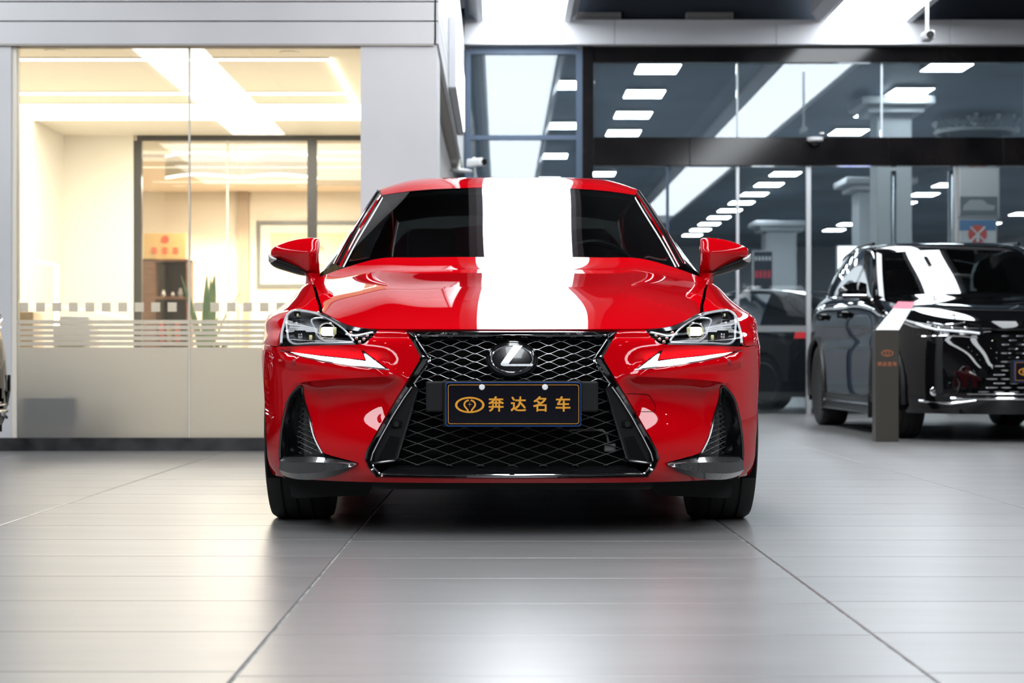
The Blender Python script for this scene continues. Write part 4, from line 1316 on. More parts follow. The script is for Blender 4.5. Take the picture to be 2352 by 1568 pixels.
rw_rows = [
    [(0, 2.91, 1.368), (.26, 2.90, 1.364), (.45, 2.88, 1.350), (.560, 2.83, 1.328)],
    [(0, 3.15, 1.260), (.28, 3.14, 1.256), (.48, 3.11, 1.244), (.600, 3.05, 1.222)],
    [(0, 3.50, 1.060), (.30, 3.49, 1.058), (.52, 3.45, 1.050), (.640, 3.38, 1.040)],
]
RWG = strip(rw_rows, 16, 20, sym=True)
mb = MB(); mb.grid(RWG, flip=True); mb.mirror().fix().build('rear_window', glassmat('rear_glass', (.45, .50, .49)), car, smooth=True)
# boot deck
bd_rows = [
    [(0, 3.50, 1.056), (.30, 3.49, 1.054), (.52, 3.45, 1.046), (.655, 3.36, 1.030)],
    [(0, 3.60, 1.035), (.30, 3.58, 1.032), (.50, 3.53, 1.020), (.640, 3.44, 1.000)],
    [(0, 3.66, 1.005), (.37, 3.62, 1.000), (.55, 3.55, .993), (.635, 3.47, .986)],
]
BD = strip(bd_rows, 10, 20, sym=True)
mb = MB(); mb.grid(BD, flip=True); mb.mirror().fix().build('boot_lid', paint, car, smooth=True)
# side glass and rear pillar
bot_s = [(.800, .93, .926), (.800, 1.2, .935), (.790, 1.6, .945), (.782, 2.1, .957), (.765, 2.5, .967), (.735, 2.85, .976), (.690, 3.20, .981), (.64, 3.40, .990)]
top_s = [(.750, .957, .974), (.692, 1.21, 1.128), (.600, 1.66, 1.350), (.598, 2.1, 1.386), (.588, 2.5, 1.373), (.570, 2.84, 1.328), (.610, 3.10, 1.200), (.645, 3.40, 1.035)]
mid_s = [tuple((np.array(a) + np.array(b)) / 2 + [.016, 0, 0]) for a, b in zip(bot_s, top_s)]
SG = strip([[b, m, t] for b, m, t in zip(bot_s, mid_s, top_s)], 80, 14)
def srange(y0, y1):
    return [i for i in range(80) if y0 <= SG[i, 0, 1] <= y1]
def spart(name, y0, y1, m):
    k = srange(y0, y1)
    mb = MB(); mb.grid(SG[k[0]:k[-1] + 2 if k[-1] + 2 <= 80 else 80]); o = mb.build(name, m, car, smooth=True); mirror_obj(o)
    return o
spart('mirror_sail', .9, 1.04, black_gloss)
spart('front_side_window', 1.04, 1.70, tint_glass)
spart('door_pillar', 1.70, 1.80, black_gloss)
spart('rear_side_window', 1.80, 2.62, tint_glass)
spart('rear_pillar', 2.62, 3.41, paint)
mb = MB(); mb.tube([Vector(p) + Vector((.006, 0, 0)) for p in SG[0:62, 0]], .008, 6)
o = mb.build('belt_trim', chrome, car, smooth=True); mirror_obj(o)

# ---- doors, quarter panels, rear
def side_panel(name, pts, lines=()):
    o = surf(BS, shrink(np.array(pts), G), [], 0.03).fix().build(name, paint, car, smooth=True, sharp=50)
    mirror_obj(o)
    return o
vsu = np.linspace(0.012, V1, 26)
def front_line(v):
    return u_door2 + (u_door - u_door2) * min(1, (V1 - v) / .25)
u_b = uv_at(1.72, .5, col_u(9), col_u(13))[0]
u_c = uv_at(2.58, .8, col_u(10), col_u(14))[0]
fd = [(u, vsu[0]) for u in np.linspace(front_line(0.012), u_b, 20)] + [(u_b, v) for v in vsu[1:]] \
    + [(u, V1) for u in np.linspace(u_b, front_line(V1), 20)[1:]] + [(front_line(v), v) for v in vsu[::-1][1:-1]]
front_door = side_panel('front_door', fd)
arcR = np.array(arch_uv(2.80, RW, 0.36, math.radians(206), math.radians(-26), 50, 'r'))
kc = int(np.argmin(np.abs(arcR[:25, 0] - uv_at(2.50, .6, col_u(10), col_u(14))[0])))
rd = [(u, vsu[0]) for u in np.linspace(u_b, arcR[0][0], 16)] + [tuple(p) for p in arcR[1:kc + 1]] + [(u_c, v) for v in np.linspace(arcR[kc][1] + .06, V1, 14)] \
    + [(u, V1) for u in np.linspace(u_c, u_b, 20)[1:]] + [(u_b, v) for v in vsu[::-1][1:-1]]
side_panel('rear_door', rd)
u_end = U1
q = [tuple(p) for p in arcR[kc:]] + [(u, vsu[0]) for u in np.linspace(arcR[-1][0], col_u(15), 10)[1:]] + [(col_u(15), v) for v in vsu[1:]] \
    + [(u, V1) for u in np.linspace(col_u(15), u_c, 24)[1:]] + [(u_c, v) for v in np.linspace(V1, arcR[kc][1] + .06, 12)[1:]]
side_panel('rear_quarter_panel', q)
rb = [(u, vsu[0]) for u in np.linspace(col_u(15), U1, 12)] + [(U1, v) for v in vsu[1:]] + [(u, V1) for u in np.linspace(U1, col_u(15), 12)[1:]] + [(col_u(15), v) for v in vsu[::-1][1:-1]]
side_panel('rear_bumper', rb)
tl = BS.ev(np.array([(u, v) for u in np.linspace(col_u(14), col_u(15) + .25, 14) for v in np.linspace(V1 * .80, V1 * .93, 5)]), .006).reshape(14, 5, 3)
mb = MB(); mb.grid(tl); o = mb.build('tail_light', mat('tail_red', (.35, .005, .008), .15, coat=1), car, smooth=True); mirror_obj(o)
# sill
mb = MB(); mb.rbox(.60, .885, .40, 2.42, .13, .20, .02); o = mb.build('sill', paint, car, smooth=True); mirror_obj(o)
# door handle
for y in (1.50, 2.35):
    mb = MB(); mb.rbox(.892, .915, y, y + .2, .775, .80, .009); o = mb.build('door_handle', paint, car, smooth=True); mirror_obj(o)

# ---- wheels
def wheel(name, parent, cx, cy, r, hw, rim_r, spokes=10, rim_m=None, side=1):
    """axis along x; outboard is side*x"""
    t = empty(name, (cx, cy, 0), parent=parent)
    mb = MB()
    s = side
    pr = [(rim_r, -hw * .92), (rim_r + .02, -hw), (r - .045, -hw * 1.0), (r - .014, -hw * .95), (r - .003, -hw * .80)]
    for g in (-.45, 0.0, .45):
        pr += [(r, hw * (g - .045)), (r - .007, hw * (g - .035)), (r - .007, hw * (g + .035)), (r, hw * (g + .045))]
    pr += [(r - .003, hw * .80), (r - .014, hw * .95), (r - .045, hw * 1.0), (rim_r + .02, hw), (rim_r, hw * .92)]
    mb.lathe(pr, 'x', (0, 0, r - .004), 64)
    tyre = mb.build('tyre', rubber, t, smooth=True, sharp=40)
    mb = MB()
    mb.lathe([(rim_r, -hw * .9), (rim_r - .012, -hw * .7), (rim_r - .02, 0), (rim_r - .012, hw * .8), (rim_r + .004, hw * .93), (rim_r - .004, hw * .96), (rim_r - .018, hw * .85)], 'x', (0, 0, r - .004), 48)
    for k in range(spokes):
        a = 2 * math.pi * k / spokes
        for d in (-.07, .07):
            p0 = (s * hw * .55, .05 * math.cos(a + d * 2), r + .05 * math.sin(a + d * 2))
            p1 = (s * hw * .72, (rim_r - .012) * math.cos(a + d), r + (rim_r - .012) * math.sin(a + d))
            mb.tube([p0, p1], [.016, .011], 6)
    mb.lathe([(.0, s * hw * .62), (.035, s * hw * .62), (.06, s * hw * .5), (.06, s * hw * .2)], 'x', (0, 0, r), 20)
    mb.build('rim', rim_m or MATS['rim_metal'], t, smooth=True, sharp=40)
    mb = MB(); mb.lathe([(0, -.01), (.14, -.01), (.14, .01), (0, .01)], 'x', (0, 0, r), 28); mb.build('brake_disc', MATS['brake_metal'], t, smooth=True)
    return t
mat('rim_metal', (.35, .35, .37), .22, 1.0)
mat('brake_metal', (.25, .25, .25), .4, 1.0)
for y in (0, 2.80):
    for s in (1, -1):
        wheel('wheel', car, s * .762, y, RW, .113, .235, side=s)
# wheel wells, deflectors and floor
mb = MB()
for y in (0, 2.80):
    for s in (1, -1):
        prof = [(.36, -.02 * 0)]
        pts = [(y + .352 * math.cos(a), RW + .352 * math.sin(a)) for a in np.linspace(math.radians(-28), math.radians(208), 24)]
        P = np.array([[(s * x, py, pz) for (py, pz) in pts] for x in (.55, .86)])
        mb.grid(P, flip=s > 0)
mb.box(-.55, .55, -.60, 3.6, .17, .19)
mb.box(-.555, .555, -.38, 3.2, .19, .62)
mb.build('underbody', gap_black, car)
mb = MB()
mb.prism([(.50, .19), (.775, .19), (.765, .105), (.745, .100), (.50, .110), (.485, .14)], (0, -.40, 0), (1, 0, 0), (0, 0, 1), (0, .03, 0))
mb.rbox(.45, .77, -.43, -.36, .165, .20, .01)
o = mb.build('wheel_deflector', black_plastic, car); mirror_obj(o)
mb = MB()
mb.prism([(-.48, .185), (.48, .185), (.46, .150), (-.46, .150)], (0, -.68, 0), (1, 0, 0), (0, 0, 1), (0, .10, 0))
mb.build('chin_tray', black_plastic, car)
# ---- grille
def ysurf(x, z):
    return -0.785 + 0.22 * x * x + 0.06 * sm(.50, .70, np.array(float(z))) - 0.0
def gpt(px, py, back):
    x, y, z = carpt(px, py, -.75)
    for _ in range(4):
        y = float(ysurf(x, z)) + back
        x, y, z = carpt(px, py, y)
    return (x, y, z)
def resamp_pair(A, B, step):
    a2, b2 = [], []
    for i in range(len(A) - 1):
        k = max(1, int(math.ceil(math.dist(A[i], A[i + 1]) / step)))
        for j in range(k):
            t = j / k
            a2.append(tuple(np.array(A[i]) * (1 - t) + np.array(A[i + 1]) * t))
            b2.append(tuple(np.array(B[i]) * (1 - t) + np.array(B[i + 1]) * t))
    a2.append(A[-1]); b2.append(B[-1])
    return np.array(a2), np.array(b2)
ga, gb = resamp_pair(GRO, GRI, 9)
uvO = BS.inv(ga)
PO = BS.ev(uvO)
PO2 = PO - BS.normal(uvO) * .014
inner = np.array([gpt(x, y, .012) for x, y in gb])
deep = np.array([gpt(x, y, .075) for x, y in gb])
m1 = PO * .72 + inner * .28; m1[:, 1] -= .012
m2 = PO * .25 + inner * .75; m2[:, 1] -= .010
for P in (PO, PO2, inner, deep, m1, m2):
    P[0, 0] = 0; P[-1, 0] = 0
mb = MB(); mb.grid(np.stack([PO2, PO, m1, m2, inner, deep]), flip=False)
mb.mirror().fix().build('grille_surround', dark_chrome, car, smooth=True, sharp=30)
# bright inner lip of the upper half
kmid = int(np.argmin(np.linalg.norm(gb - np.array([987, 830]), axis=1)))
mb = MB(); mb.tube([Vector(p) + Vector((0, -.004, 0)) for p in inner[:kmid + 8]], .0032, 6); mb.mirror()
mb.build('grille_lip', chrome, car, smooth=True)
mb = MB(); mb.tube([Vector(p) + Vector((0, -.002, 0)) for p in inner[kmid + 8:]], .0028, 6); mb.mirror()
mb.build('lower_grille_lip', chrome, car, smooth=True)
# radiator darkness
mb = MB(); mb.box(-.42, .42, -.66, -.64, .18, .67)
mb.box(-.40, .40, -.675, -.665, .262, .272)
for k in range(26): mb.box(-.38, .38, -.668, -.662, .285 + k * .012, .290 + k * .012)
mb.build('radiator', mat('radiator_dark', (.007, .007, .007), .6, spec=.1), car)

# mesh: wavy blades that meet at the nodes
def mesh_rows(poly, cw, ch, zc, back, thick, depth, curl):
    """poly in px of the left half; returns MB with mirrored blades"""
    P = np.array([carpt(x, y, -.73) for x, y in poly])[:, [0, 2]]
    full = np.vstack([P, (P * [-1, 1])[::-1]])
    z0, z1 = P[:, 1].min(), P[:, 1].max()
    mb = MB()
    k0 = int((z0 - zc) / (ch / 2)) - 2; k1 = int((z1 - zc) / (ch / 2)) + 2
    n = 16
    for k in range(k0, k1 + 1):
        ph = (k % 2) * math.pi
        xs = np.arange(-.56, .56, cw / n)
        th = 2 * np.pi * xs / cw + ph
        c = np.cos(th)
        wave = curl * c + (1 - curl) * (2 / np.pi) * np.arcsin(np.clip(c, -1, 1))
        zs = zc + k * ch / 2 + (ch / 4) * wave * 1.0
        ok = inside(full, np.stack([xs, zs], 1))
        i = 0
        while i < len(xs):
            if not ok[i]: i += 1; continue
            j = i
            while j + 1 < len(xs) and ok[j + 1]: j += 1
            if j - i >= 2:
                R = []
                for (dz, dy) in ((thick * .5, depth), (thick * .5, thick * .5), (thick * .35, thick * .15), (0, 0), (-thick * .35, thick * .15), (-thick * .5, thick * .5), (-thick * .5, depth)):
                    R.append([(x, float(ysurf(x, z)) + back + dy, z + dz) for x, z in zip(xs[i:j + 1], zs[i:j + 1])])
                mb.grid(np.array(R), flip=False)
            i = j + 1
    return mb
UP = [(1173, 771), (953, 770), (970, 797), (988, 822), (987, 830), (960, 868), (952, 880), (1173, 880)]
LO = [(1173, 879), (952, 879), (961, 893), (911, 1054), (905, 1069), (1173, 1072)]
mesh_rows(UP, .0815, .0275, .580, .024, .0034, .016, .75).fix().build('upper_grille_mesh', mat('mesh_gloss', (.36, .36, .37), .15, 1.0), car, smooth=True, sharp=80)
mesh_rows(LO, .104, .0350, .40, .040, .0024, .020, .10).fix().build('lower_grille_mesh', mat('mesh_satin', (.030, .030, .031), .35), car, smooth=True, sharp=60)
# black cheeks beside the lower mesh, with the parking sensors
CH = [(946, 876), (961, 893), (911, 1052), (905, 1058), (857, 1065), (852, 1052), (858, 1036), (873, 1008), (903, 954), (927, 914)]
P3 = [gpt(x, y, .020) for x, y in CH]
mb = MB()
poly = [(p[0], p[2]) for p in P3]
V, T = fill2d(poly, [], .02)
mb.add([(x, float(ysurf(x, z)) + .020, z) for x, z in V], [tuple(t) for t in T])
n0 = len(mb.v)
mb.v += [(p[0], p[1] + .05, p[2]) for p in P3]; mb.v += P3
k = len(P3)
mb.f += [(n0 + k + i, n0 + k + (i + 1) % k, n0 + (i + 1) % k, n0 + i) for i in range(k)]
o = mb.fix().build('air_curtain_panel', black_satin, car); o2 = mirror_obj(o)
for ob, s in ((o, 1), (o2, -1)):
    e = [Vector((s * p[0], p[1] - .003, p[2])) for p in [gpt(x, y, .020) for x, y in [(947, 878), (961, 893), (912, 1051), (906, 1057), (858, 1064)]]]
    mb = MB(); mb.tube(e, .0042, 6); mb.build('panel_edge', black_gloss, ob, smooth=True)
    c = gpt(911, 974, .018)
    mb = MB(); mb.rbox(s * c[0] - .020, s * c[0] + .020, c[1] - .004, c[1] + .01, c[2] - .014, c[2] + .014, .006); mb.build('sensor_recess', gap_black, ob)
    mb = MB(); mb.lathe([(0, -.008), (.009, -.008), (.011, -.003), (.011, .01)], 'y', (s * c[0], c[1] - .003, c[2]), 18); mb.build('parking_sensor', black_plastic, ob, smooth=True)
    a = [gpt(x, y, .017) for x, y in [(896, 1000), (866, 1058), (905, 1050), (918, 1005)]]
    mb = MB(); mb.add([(s * p[0], p[1], p[2]) for p in a], [(0, 1, 2, 3)]); mb.build('duct_opening', gap_black, ob)
# lower lip shelf
mb = MB()
a = [gpt(x, y, b) for x, y, b in [(872, 1087, .006), (905, 1068, .045), (1173, 1071, .045), (1173, 1090, .006)]]
for p in (2, 3): a[p] = (0, a[p][1], a[p][2])
mb.add(a, [(0, 1, 2, 3)]); mb.mirror().fix().build('lower_lip_shelf', black_gloss, car)
# radar pipe behind the mesh
mb = MB(); s = -1
mb.tube([(.19, -.70, .348), (.30, -.70, .348), (.315, -.70, .335), (.32, -.70, .31), (.33, -.70, .29)], .004, 8)
mb.rbox(.305, .345, -.71, -.68, .275, .305, .006); mb.build('washer_pipe', mat('pipe_grey', (.12, .12, .12), .4), car)

# ---- emblem
em = empty('emblem', (0, -.787, .583), parent=car)
em.rotation_euler = (math.radians(-8), 0, 0)
def ell(rx, rz, n=56, y=0.0): return [(rx * math.cos(t), y, rz * math.sin(t)) for t in np.linspace(0, 2 * math.pi, n, endpoint=False)]
def ell_loft(name, rings, m, cap=True):
    mb = MB(); n = 56
    for rx, rz, y in rings: mb.v += ell(rx, rz, n, y)
    for i in range(len(rings) - 1):
        mb.f += [(i * n + k, i * n + (k + 1) % n, (i + 1) * n + (k + 1) % n, (i + 1) * n + k) for k in range(n)]
    if cap: mb.f.append(tuple((len(rings) - 1) * n + k for k in range(n)))
    mb.fix(); return mb.build(name, m, em, smooth=True, sharp=60)
ell_loft('bezel', [(.080, .056, .03), (.0865, .0615, .012), (.0855, .0605, .004), (.0825, .058, .001), (.081, .0565, .006)], dark_chrome, False)
ell_loft('backing', [(.082, .0575, .012), (.081, .0565, .002), (.0745, .0505, -.002), (.06, .04, -.003)], black_gloss)
ell_loft('ring', [(.0715, .0475, .0), (.0705, .0468, -.005), (.068, .0448, -.007), (.0650, .0420, -.005), (.0640, .0412, 0)], chrome, False)
def E(cx_, cy_): return ((cx_ - 1146) / 4.9 / 701 * -1, -(cy_ - 355) / 4.9 / 701)
Lp = [(1162, 205), (1262, 205), (1110, 405), (1112, 412), (1385, 412), (1372, 437), (1050, 437), (1022, 425), (1020, 405)]
poly = [((x - 1146) / 4.9 / 701, -(y - 352) / 4.9 / 701) for x, y in Lp]
mb = MB(); mb.prism(poly, (0, -.009, 0), (1, 0, 0), (0, 0, 1), (0, .008, 0)); mb.build('letter', chrome, em)

# ---- number plate
def cjk(text, size, name, m, parent, loc, rot, extrude=.0006, bold=.0, spacing=1.0):
    cu = bpy.data.curves.new(name, 'FONT')
    cu.body = text; cu.size = size; cu.extrude = extrude; cu.align_x = 'CENTER'; cu.align_y = 'CENTER'
    cu.space_character = spacing; cu.resolution_u = 3
    ob = bpy.data.objects.new(name, cu); COL.objects.link(ob)
    dg = bpy.context.evaluated_depsgraph_get()
    me = bpy.data.meshes.new_from_object(ob.evaluated_get(dg))
    COL.objects.unlink(ob); bpy.data.objects.remove(ob)
    o = bpy.data.objects.new(name, me); COL.objects.link(o)
    me.materials.clear(); me.materials.append(m)
    if bold:
        bm = bmesh.new(); bm.from_mesh(me); src = bm.verts[:] + bm.edges[:] + bm.faces[:]
        for dx, dy in ((bold, bold), (-bold, bold), (bold, -bold), (-bold, -bold)):
            r = bmesh.ops.duplicate(bm, geom=src)
            bmesh.ops.translate(bm, verts=[v for v in r['geom'] if isinstance(v, bmesh.types.BMVert)], vec=(dx, dy, .00006 * (1 + (dx > 0) + 2 * (dy > 0))))
        bm.to_mesh(me); bm.free()
    o.parent = parent; o.location = loc; o.rotation_euler = rot
    return o
def rrect(w, h, r, n=6):
    p = []
    for cx_, cz_, a0 in ((w / 2 - r, h / 2 - r, 0), (-w / 2 + r, h / 2 - r, 90), (-w / 2 + r, -h / 2 + r, 180), (w / 2 - r, -h / 2 + r, 270)):
        for k in range(n + 1):
            a = math.radians(a0 + 90 * k / n); p.append((cx_ + r * math.cos(a), cz_ + r * math.sin(a)))
    return p
def ring2d(mb, A, B, y0, y1):
    n = len(A)
    v = [(x, y0, z) for x, z in A] + [(x, y0, z) for x, z in B] + [(x, y1, z) for x, z in A] + [(x, y1, z) for x, z in B]
    f = []
    for i in range(n):
        j = (i + 1) % n
        f += [(i, j, n + j, n + i), (i, 2 * n + i, 2 * n + j, j), (n + i, n + j, 3 * n + j, 3 * n + i)]
    mb.add(v, f)
def plate_logo(mb, s, y):
    """oval badge: ellipse ring, inner drop ring open at the foot, four-point star"""
    n = 48
    A = [(.0330 * s * math.cos(t), .0182 * s * math.sin(t)) for t in np.linspace(0, 2 * math.pi, n, endpoint=False)]
    B = [(.0278 * s * math.cos(t), .0142 * s * math.sin(t)) for t in np.linspace(0, 2 * math.pi, n, endpoint=False)]
    ring2d(mb, A, B, y, y + .0008)
    def ribbon(pts, w):
        L = []; R = []
        for i, p in enumerate(pts):
            a = pts[max(i - 1, 0)]; b = pts[min(i + 1, len(pts) - 1)]
            d = np.array(b) - np.array(a); d /= np.linalg.norm(d) + 1e-9
            nn = np.array([-d[1], d[0]]) * w / 2
            L.append(np.array(p) + nn); R.append(np.array(p) - nn)
        P = np.array([[(q[0], y - .0003, q[1]) for q in L], [(q[0], y - .0003, q[1]) for q in R]])
        mb.grid(P)
    for sg in (1, -1):
        arc = [(sg * .0122 * s * math.cos(a), .0010 * s + .0098 * s * math.sin(a)) for a in np.linspace(math.radians(80), math.radians(-38), 14)]
        arc += [(sg * .0052 * s, -.0105 * s), (sg * .0032 * s, -.0150 * s), (sg * .0030 * s, -.0180 * s)]
        ribbon(arc, .0038 * s)
    st = []
    for k in range(8):
        r = (.0072 if k % 2 == 0 else .0009) * s; a = math.pi / 4 * k
        st.append((r * math.cos(a) * .85, .0012 * s + r * math.sin(a)))
    mb.v += [(x, y, z) for x, z in st]; m0 = len(mb.v) - 8
    mb.f.append(tuple(m0 + k for k in range(8)))
def plate(parent, loc, rx=0.0, rz=0.0):
    pl = empty('number_plate', loc, parent=parent)
    pl.rotation_euler = (rx, 0, rz)
    mb = MB(); mb.prism(rrect(.440, .142, .010), (0, 0, 0), (1, 0, 0), (0, 0, 1), (0, .004, 0)); mb.fix().build('plate_panel', plate_black, pl)
    mb = MB(); ring2d(mb, rrect(.4405, .1425, .010), rrect(.4372, .1392, .009), -.0008, .0042); mb.fix().build('blue_rim', plate_blue, pl)
    mb = MB(); ring2d(mb, rrect(.4255, .1275, .008), rrect(.4225, .1245, .007), -.0007, .0003); mb.fix().build('gold_border', gold, pl)
    mb = MB(); plate_logo(mb, 1.45, -.0009); o = mb.build('gold_badge', gold, pl); o.location = (-.142, 0, -.002)
    for k, ch in enumerate('奔达名车'):
        cjk(ch, .0520, 'gold_character', gold, pl, (-.0565 + k * .0725, -.0004, -.003), (math.pi / 2, 0, 0), bold=.0010)
    for sx in (-1, 1):
        mb = MB(); mb.lathe([(0, -.005), (.008, -.005), (.0098, -.002), (.0098, 0)], 'y', (sx * .1025 + 0, 0, .0555), 20); mb.build('screw_cap', white_plastic, pl, smooth=True, sharp=50)
        mb = MB(); mb.rbox(sx * .1025 + sx * .006, sx * .1025 + sx * .020, -.0006, .002, .0535, .0575, .0005); mb.build('screw_slot', gap_black, pl)
    return pl
plate(car, (.0045, -.826, .436))
mb = MB()
mb.rbox(-.224, .224, -.821, -.800, .362, .512, .006)
mb.rbox(-.281, -.222, -.812, -.780, .411, .511, .006)
mb.rbox(.222, .281, -.812, -.780, .411, .511, .006)
mb.box(-.2, .2, -.80, -.74, .40, .50)
mb.build('plate_bracket', black_plastic, car)

# ---- headlights
def hl_pts(px, off):
    """pixels on the headlight, -off metres straight back from the lens"""
    px = np.asarray(px, float)
    P = BS.ev(BS.inv(px))
    return np.array([carpt(a, b, p[1] - off) for (a, b), p in zip(px, P)])
def hl_pt(px, py, off): return hl_pts([(px, py)], off)[0]
lens_uv = shrink(hl_uv, .002)
ol = surf(BS, lens_uv, [], .010, flange=0.008).fix()
HLroot = {}
for s in (1, -1):
    hr = empty('headlight', (0, 0, 0), parent=car); HLroot[s] = hr
def both(name, mb, m, smooth=True, sharp=40):
    a = mb.build(name, m, HLroot[1], smooth, sharp)
    b = mirror_obj(a); b.parent = HLroot[-1]
    return a, b
both('lens', ol, lens_glass)
# bucket
b = surf(BS, shrink(hl_uv, .003), [], .014, off=0, flange=0)
b.v = [(x, y + .085, z) for x, y, z in b.v]
n0 = len(b.v)
hi_ = BS.ev(shrink(hl_uv, .003), -.004); lo_ = BS.ev(shrink(hl_uv, .003)) + [0, .085, 0]
k = len(lo_); b.v += [tuple(p) for p in lo_] + [tuple(p) for p in hi_]
b.f += [(n0 + i, n0 + (i + 1) % k, n0 + k + (i + 1) % k, n0 + k + i) for i in range(k)]
both('housing', b.fix(), mat('housing_black', (.010, .010, .011), .35))
def path(name, pts, r, m, off=-.02, n=None, closed=False):
    P = curve(pts, n or max(8, len(pts) * 5), closed) if len(pts) > 2 else np.array(pts, float)
    Q = hl_pts(P, off)
    mb = MB(); mb.tube(Q, r, 6, closed=closed); both(name, mb, m)
chrome_gleam = mat('chrome_gleam', (.78, .79, .81), .22, .55)  # chrome's reflected brightness put into a pale satin base colour
# black upper brow and pale chrome trims
def ribbonpx(name, A, B, m, offA, offB, n=24):
    a = hl_pts(curve(A, n), offA); b_ = hl_pts(curve(B, n), offB)
    mb = MB(); mb.grid(np.stack([a, (a + b_) / 2, b_])); both(name, mb, m)
ribbonpx('brow', [(868, 758), (846, 756), (812, 750), (792, 745), (772, 734), (752, 725), (738, 719)], [(858, 762), (838, 762), (808, 758), (786, 753), (768, 744), (750, 734), (738, 727)], black_gloss, -.003, -.010)
path('upper_chrome_line', [(672, 713), (700, 716), (725, 721), (752, 732), (775, 745), (795, 762), (812, 783)], .0032, chrome_gleam, -.010, 40)
path('outer_chrome_line', [(733, 720), (700, 714), (676, 712.5), (663, 720), (653, 742), (647, 768), (646, 788)], .0048, chrome_gleam, -.008, 40)
path('bucket_rim', [(660, 722), (659, 745), (661, 768), (664, 782), (672, 788), (700, 789), (745, 788), (790, 787), (812, 786)], .0042, chrome_gleam, -.018, 50)
path('projector_rim', [(716, 734), (722, 752), (730, 772), (742, 781), (775, 783), (811, 782), (800, 768), (786, 752), (768, 739), (745, 731), (724, 731)], .0036, chrome_gleam, -.022, 70, closed=True)
path('divider', [(660, 744), (690, 748), (722, 753)], .0028, chrome_gleam, -.020)
path('divider', [(663, 751), (690, 753), (722, 758)], .0018, chrome_gleam, -.022)
path('inner_flash', [(796, 767), (815, 771), (835, 768), (858, 763)], .0045, chrome_gleam, -.014)
def lamp_box(name, c, w, h, m, off=-.030, r=.003):
    p = Vector(hl_pt(c[0], c[1], off))
    mb = MB(); mb.rbox(p.x - w / 2, p.x + w / 2, p.y - .012, p.y + .012, p.z - h / 2, p.z + h / 2, r, 3); both(name, mb, m)
# projector: bezel, glass block, glow
p = Vector(hl_pt(752, 761, -.040))
mb = MB(); mb.lathe([(.030, .02), (.033, -.004), (.030, -.010), (.026, -.006), (.026, .02)], 'y', (p.x, p.y, p.z), 28); both('projector_bezel', mb, dark_chrome)
lamp_box('projector_light', (753, 761), .046, .030, led_white, -.034, .008)
lamp_box('projector_diode', (737, 760), .012, .026, led_off, -.028)
lamp_box('projector_diode', (769, 760), .012, .026, led_off, -.028)
for (c, w, h) in (((682, 743), .014, .016), ((684, 724), .012, .018), ((690, 772), .028, .030), ((714, 775), .020, .028)):
    p = Vector(hl_pt(c[0], c[1], -.036))
    mb = MB(); mb.prism(rrect(w + .012, h + .010, .004, 3), (p.x, p.y - .010, p.z), (1, 0, 0), (0, 0, 1), (0, .004, 0)); both('reflector_cell', mb, dark_chrome)
    lamp_box('cell_diode', c, w * .5, h * .6, led_off if c[0] > 700 or c[1] < 730 else chrome, -.026, .002)
for c in ((819, 777), (826, 785), (836, 779), (844, 771), (832, 770), (806, 764)):
    p = Vector(hl_pt(c[0], c[1], -.016))
    mb = MB(); mb.lathe([(.0058, .006), (.0058, -.002), (.0042, -.003)], 'y', (p.x, p.y, p.z), 12); both('turn_signal_cup', mb, chrome)
    mb = MB(); mb.lathe([(0, -.005), (.0038, -.003), (.0038, .003)], 'y', (p.x, p.y, p.z), 10); both('turn_signal_diode', mb, amber_led)

# ---- daytime running lights
dr = surf(BS, shrink(drl_uv, .0015), [], .008, off=-.004, flange=.01).fix()
for s in (1, -1):
    pass
o = dr.build('running_light_housing', black_gloss, car, smooth=True); o2 = mirror_obj(o)
DR2 = [(668, 808.5), (740, 818), (800, 824), (842, 829.5), (836, 812), (862, 829), (884, 845.5), (861, 842.5), (800, 835.5), (740, 826.5), (690, 816)]
dl = surf(BS, BS.inv(resample(DR2, 8, True)), [], .013, off=.0012, flange=0)
a = dl.build('running_light_strip', led_drl, o, smooth=True); b_ = mirror_obj(a); b_.parent = o2
path_uv = BS.ev(BS.inv(resample([DRL[i] for i in (0, 12, 11, 10, 9, 8)], 8)), .001)
mb = MB(); mb.tube(path_uv, .0024, 6); a = mb.build('running_light_edge', chrome, o, smooth=True); b_ = mirror_obj(a); b_.parent = o2

# ---- corner vents
vin = shrink(vent_uv, .003)
vg = surf(BS, vin, [], .014, off=-.050, flange=0)
n0 = len(vg.v)
lo_ = BS.ev(vin, -.050); hi_ = BS.ev(vin, -.001)
k = len(lo_); vg.v += [tuple(p) for p in lo_] + [tuple(p) for p in hi_]
vg.f += [(n0 + i, n0 + (i + 1) % k, n0 + k + (i + 1) % k, n0 + k + i) for i in range(k)]
vent = vg.fix().build('corner_vent', black_gloss, car, smooth=True, sharp=40); vent2 = mirror_obj(vent)
def vboth(name, mb, m, smooth=True):
    a = mb.build(name, m, vent, smooth); b = mirror_obj(a); b.parent = vent2
# edge bead
e1 = BS.ev(BS.inv(curve([(741, 1041), (722, 1003), (712, 960), (705, 925), (698, 894), (695, 887), (680, 895), (667, 911), (657, 938), (650, 972), (645.5, 1008), (643.5, 1040), (646, 1066), (655, 1096)], 60)), .001)
mb = MB(); mb.tube(e1, .0045, 6); vboth('vent_bead', mb, black_gloss)
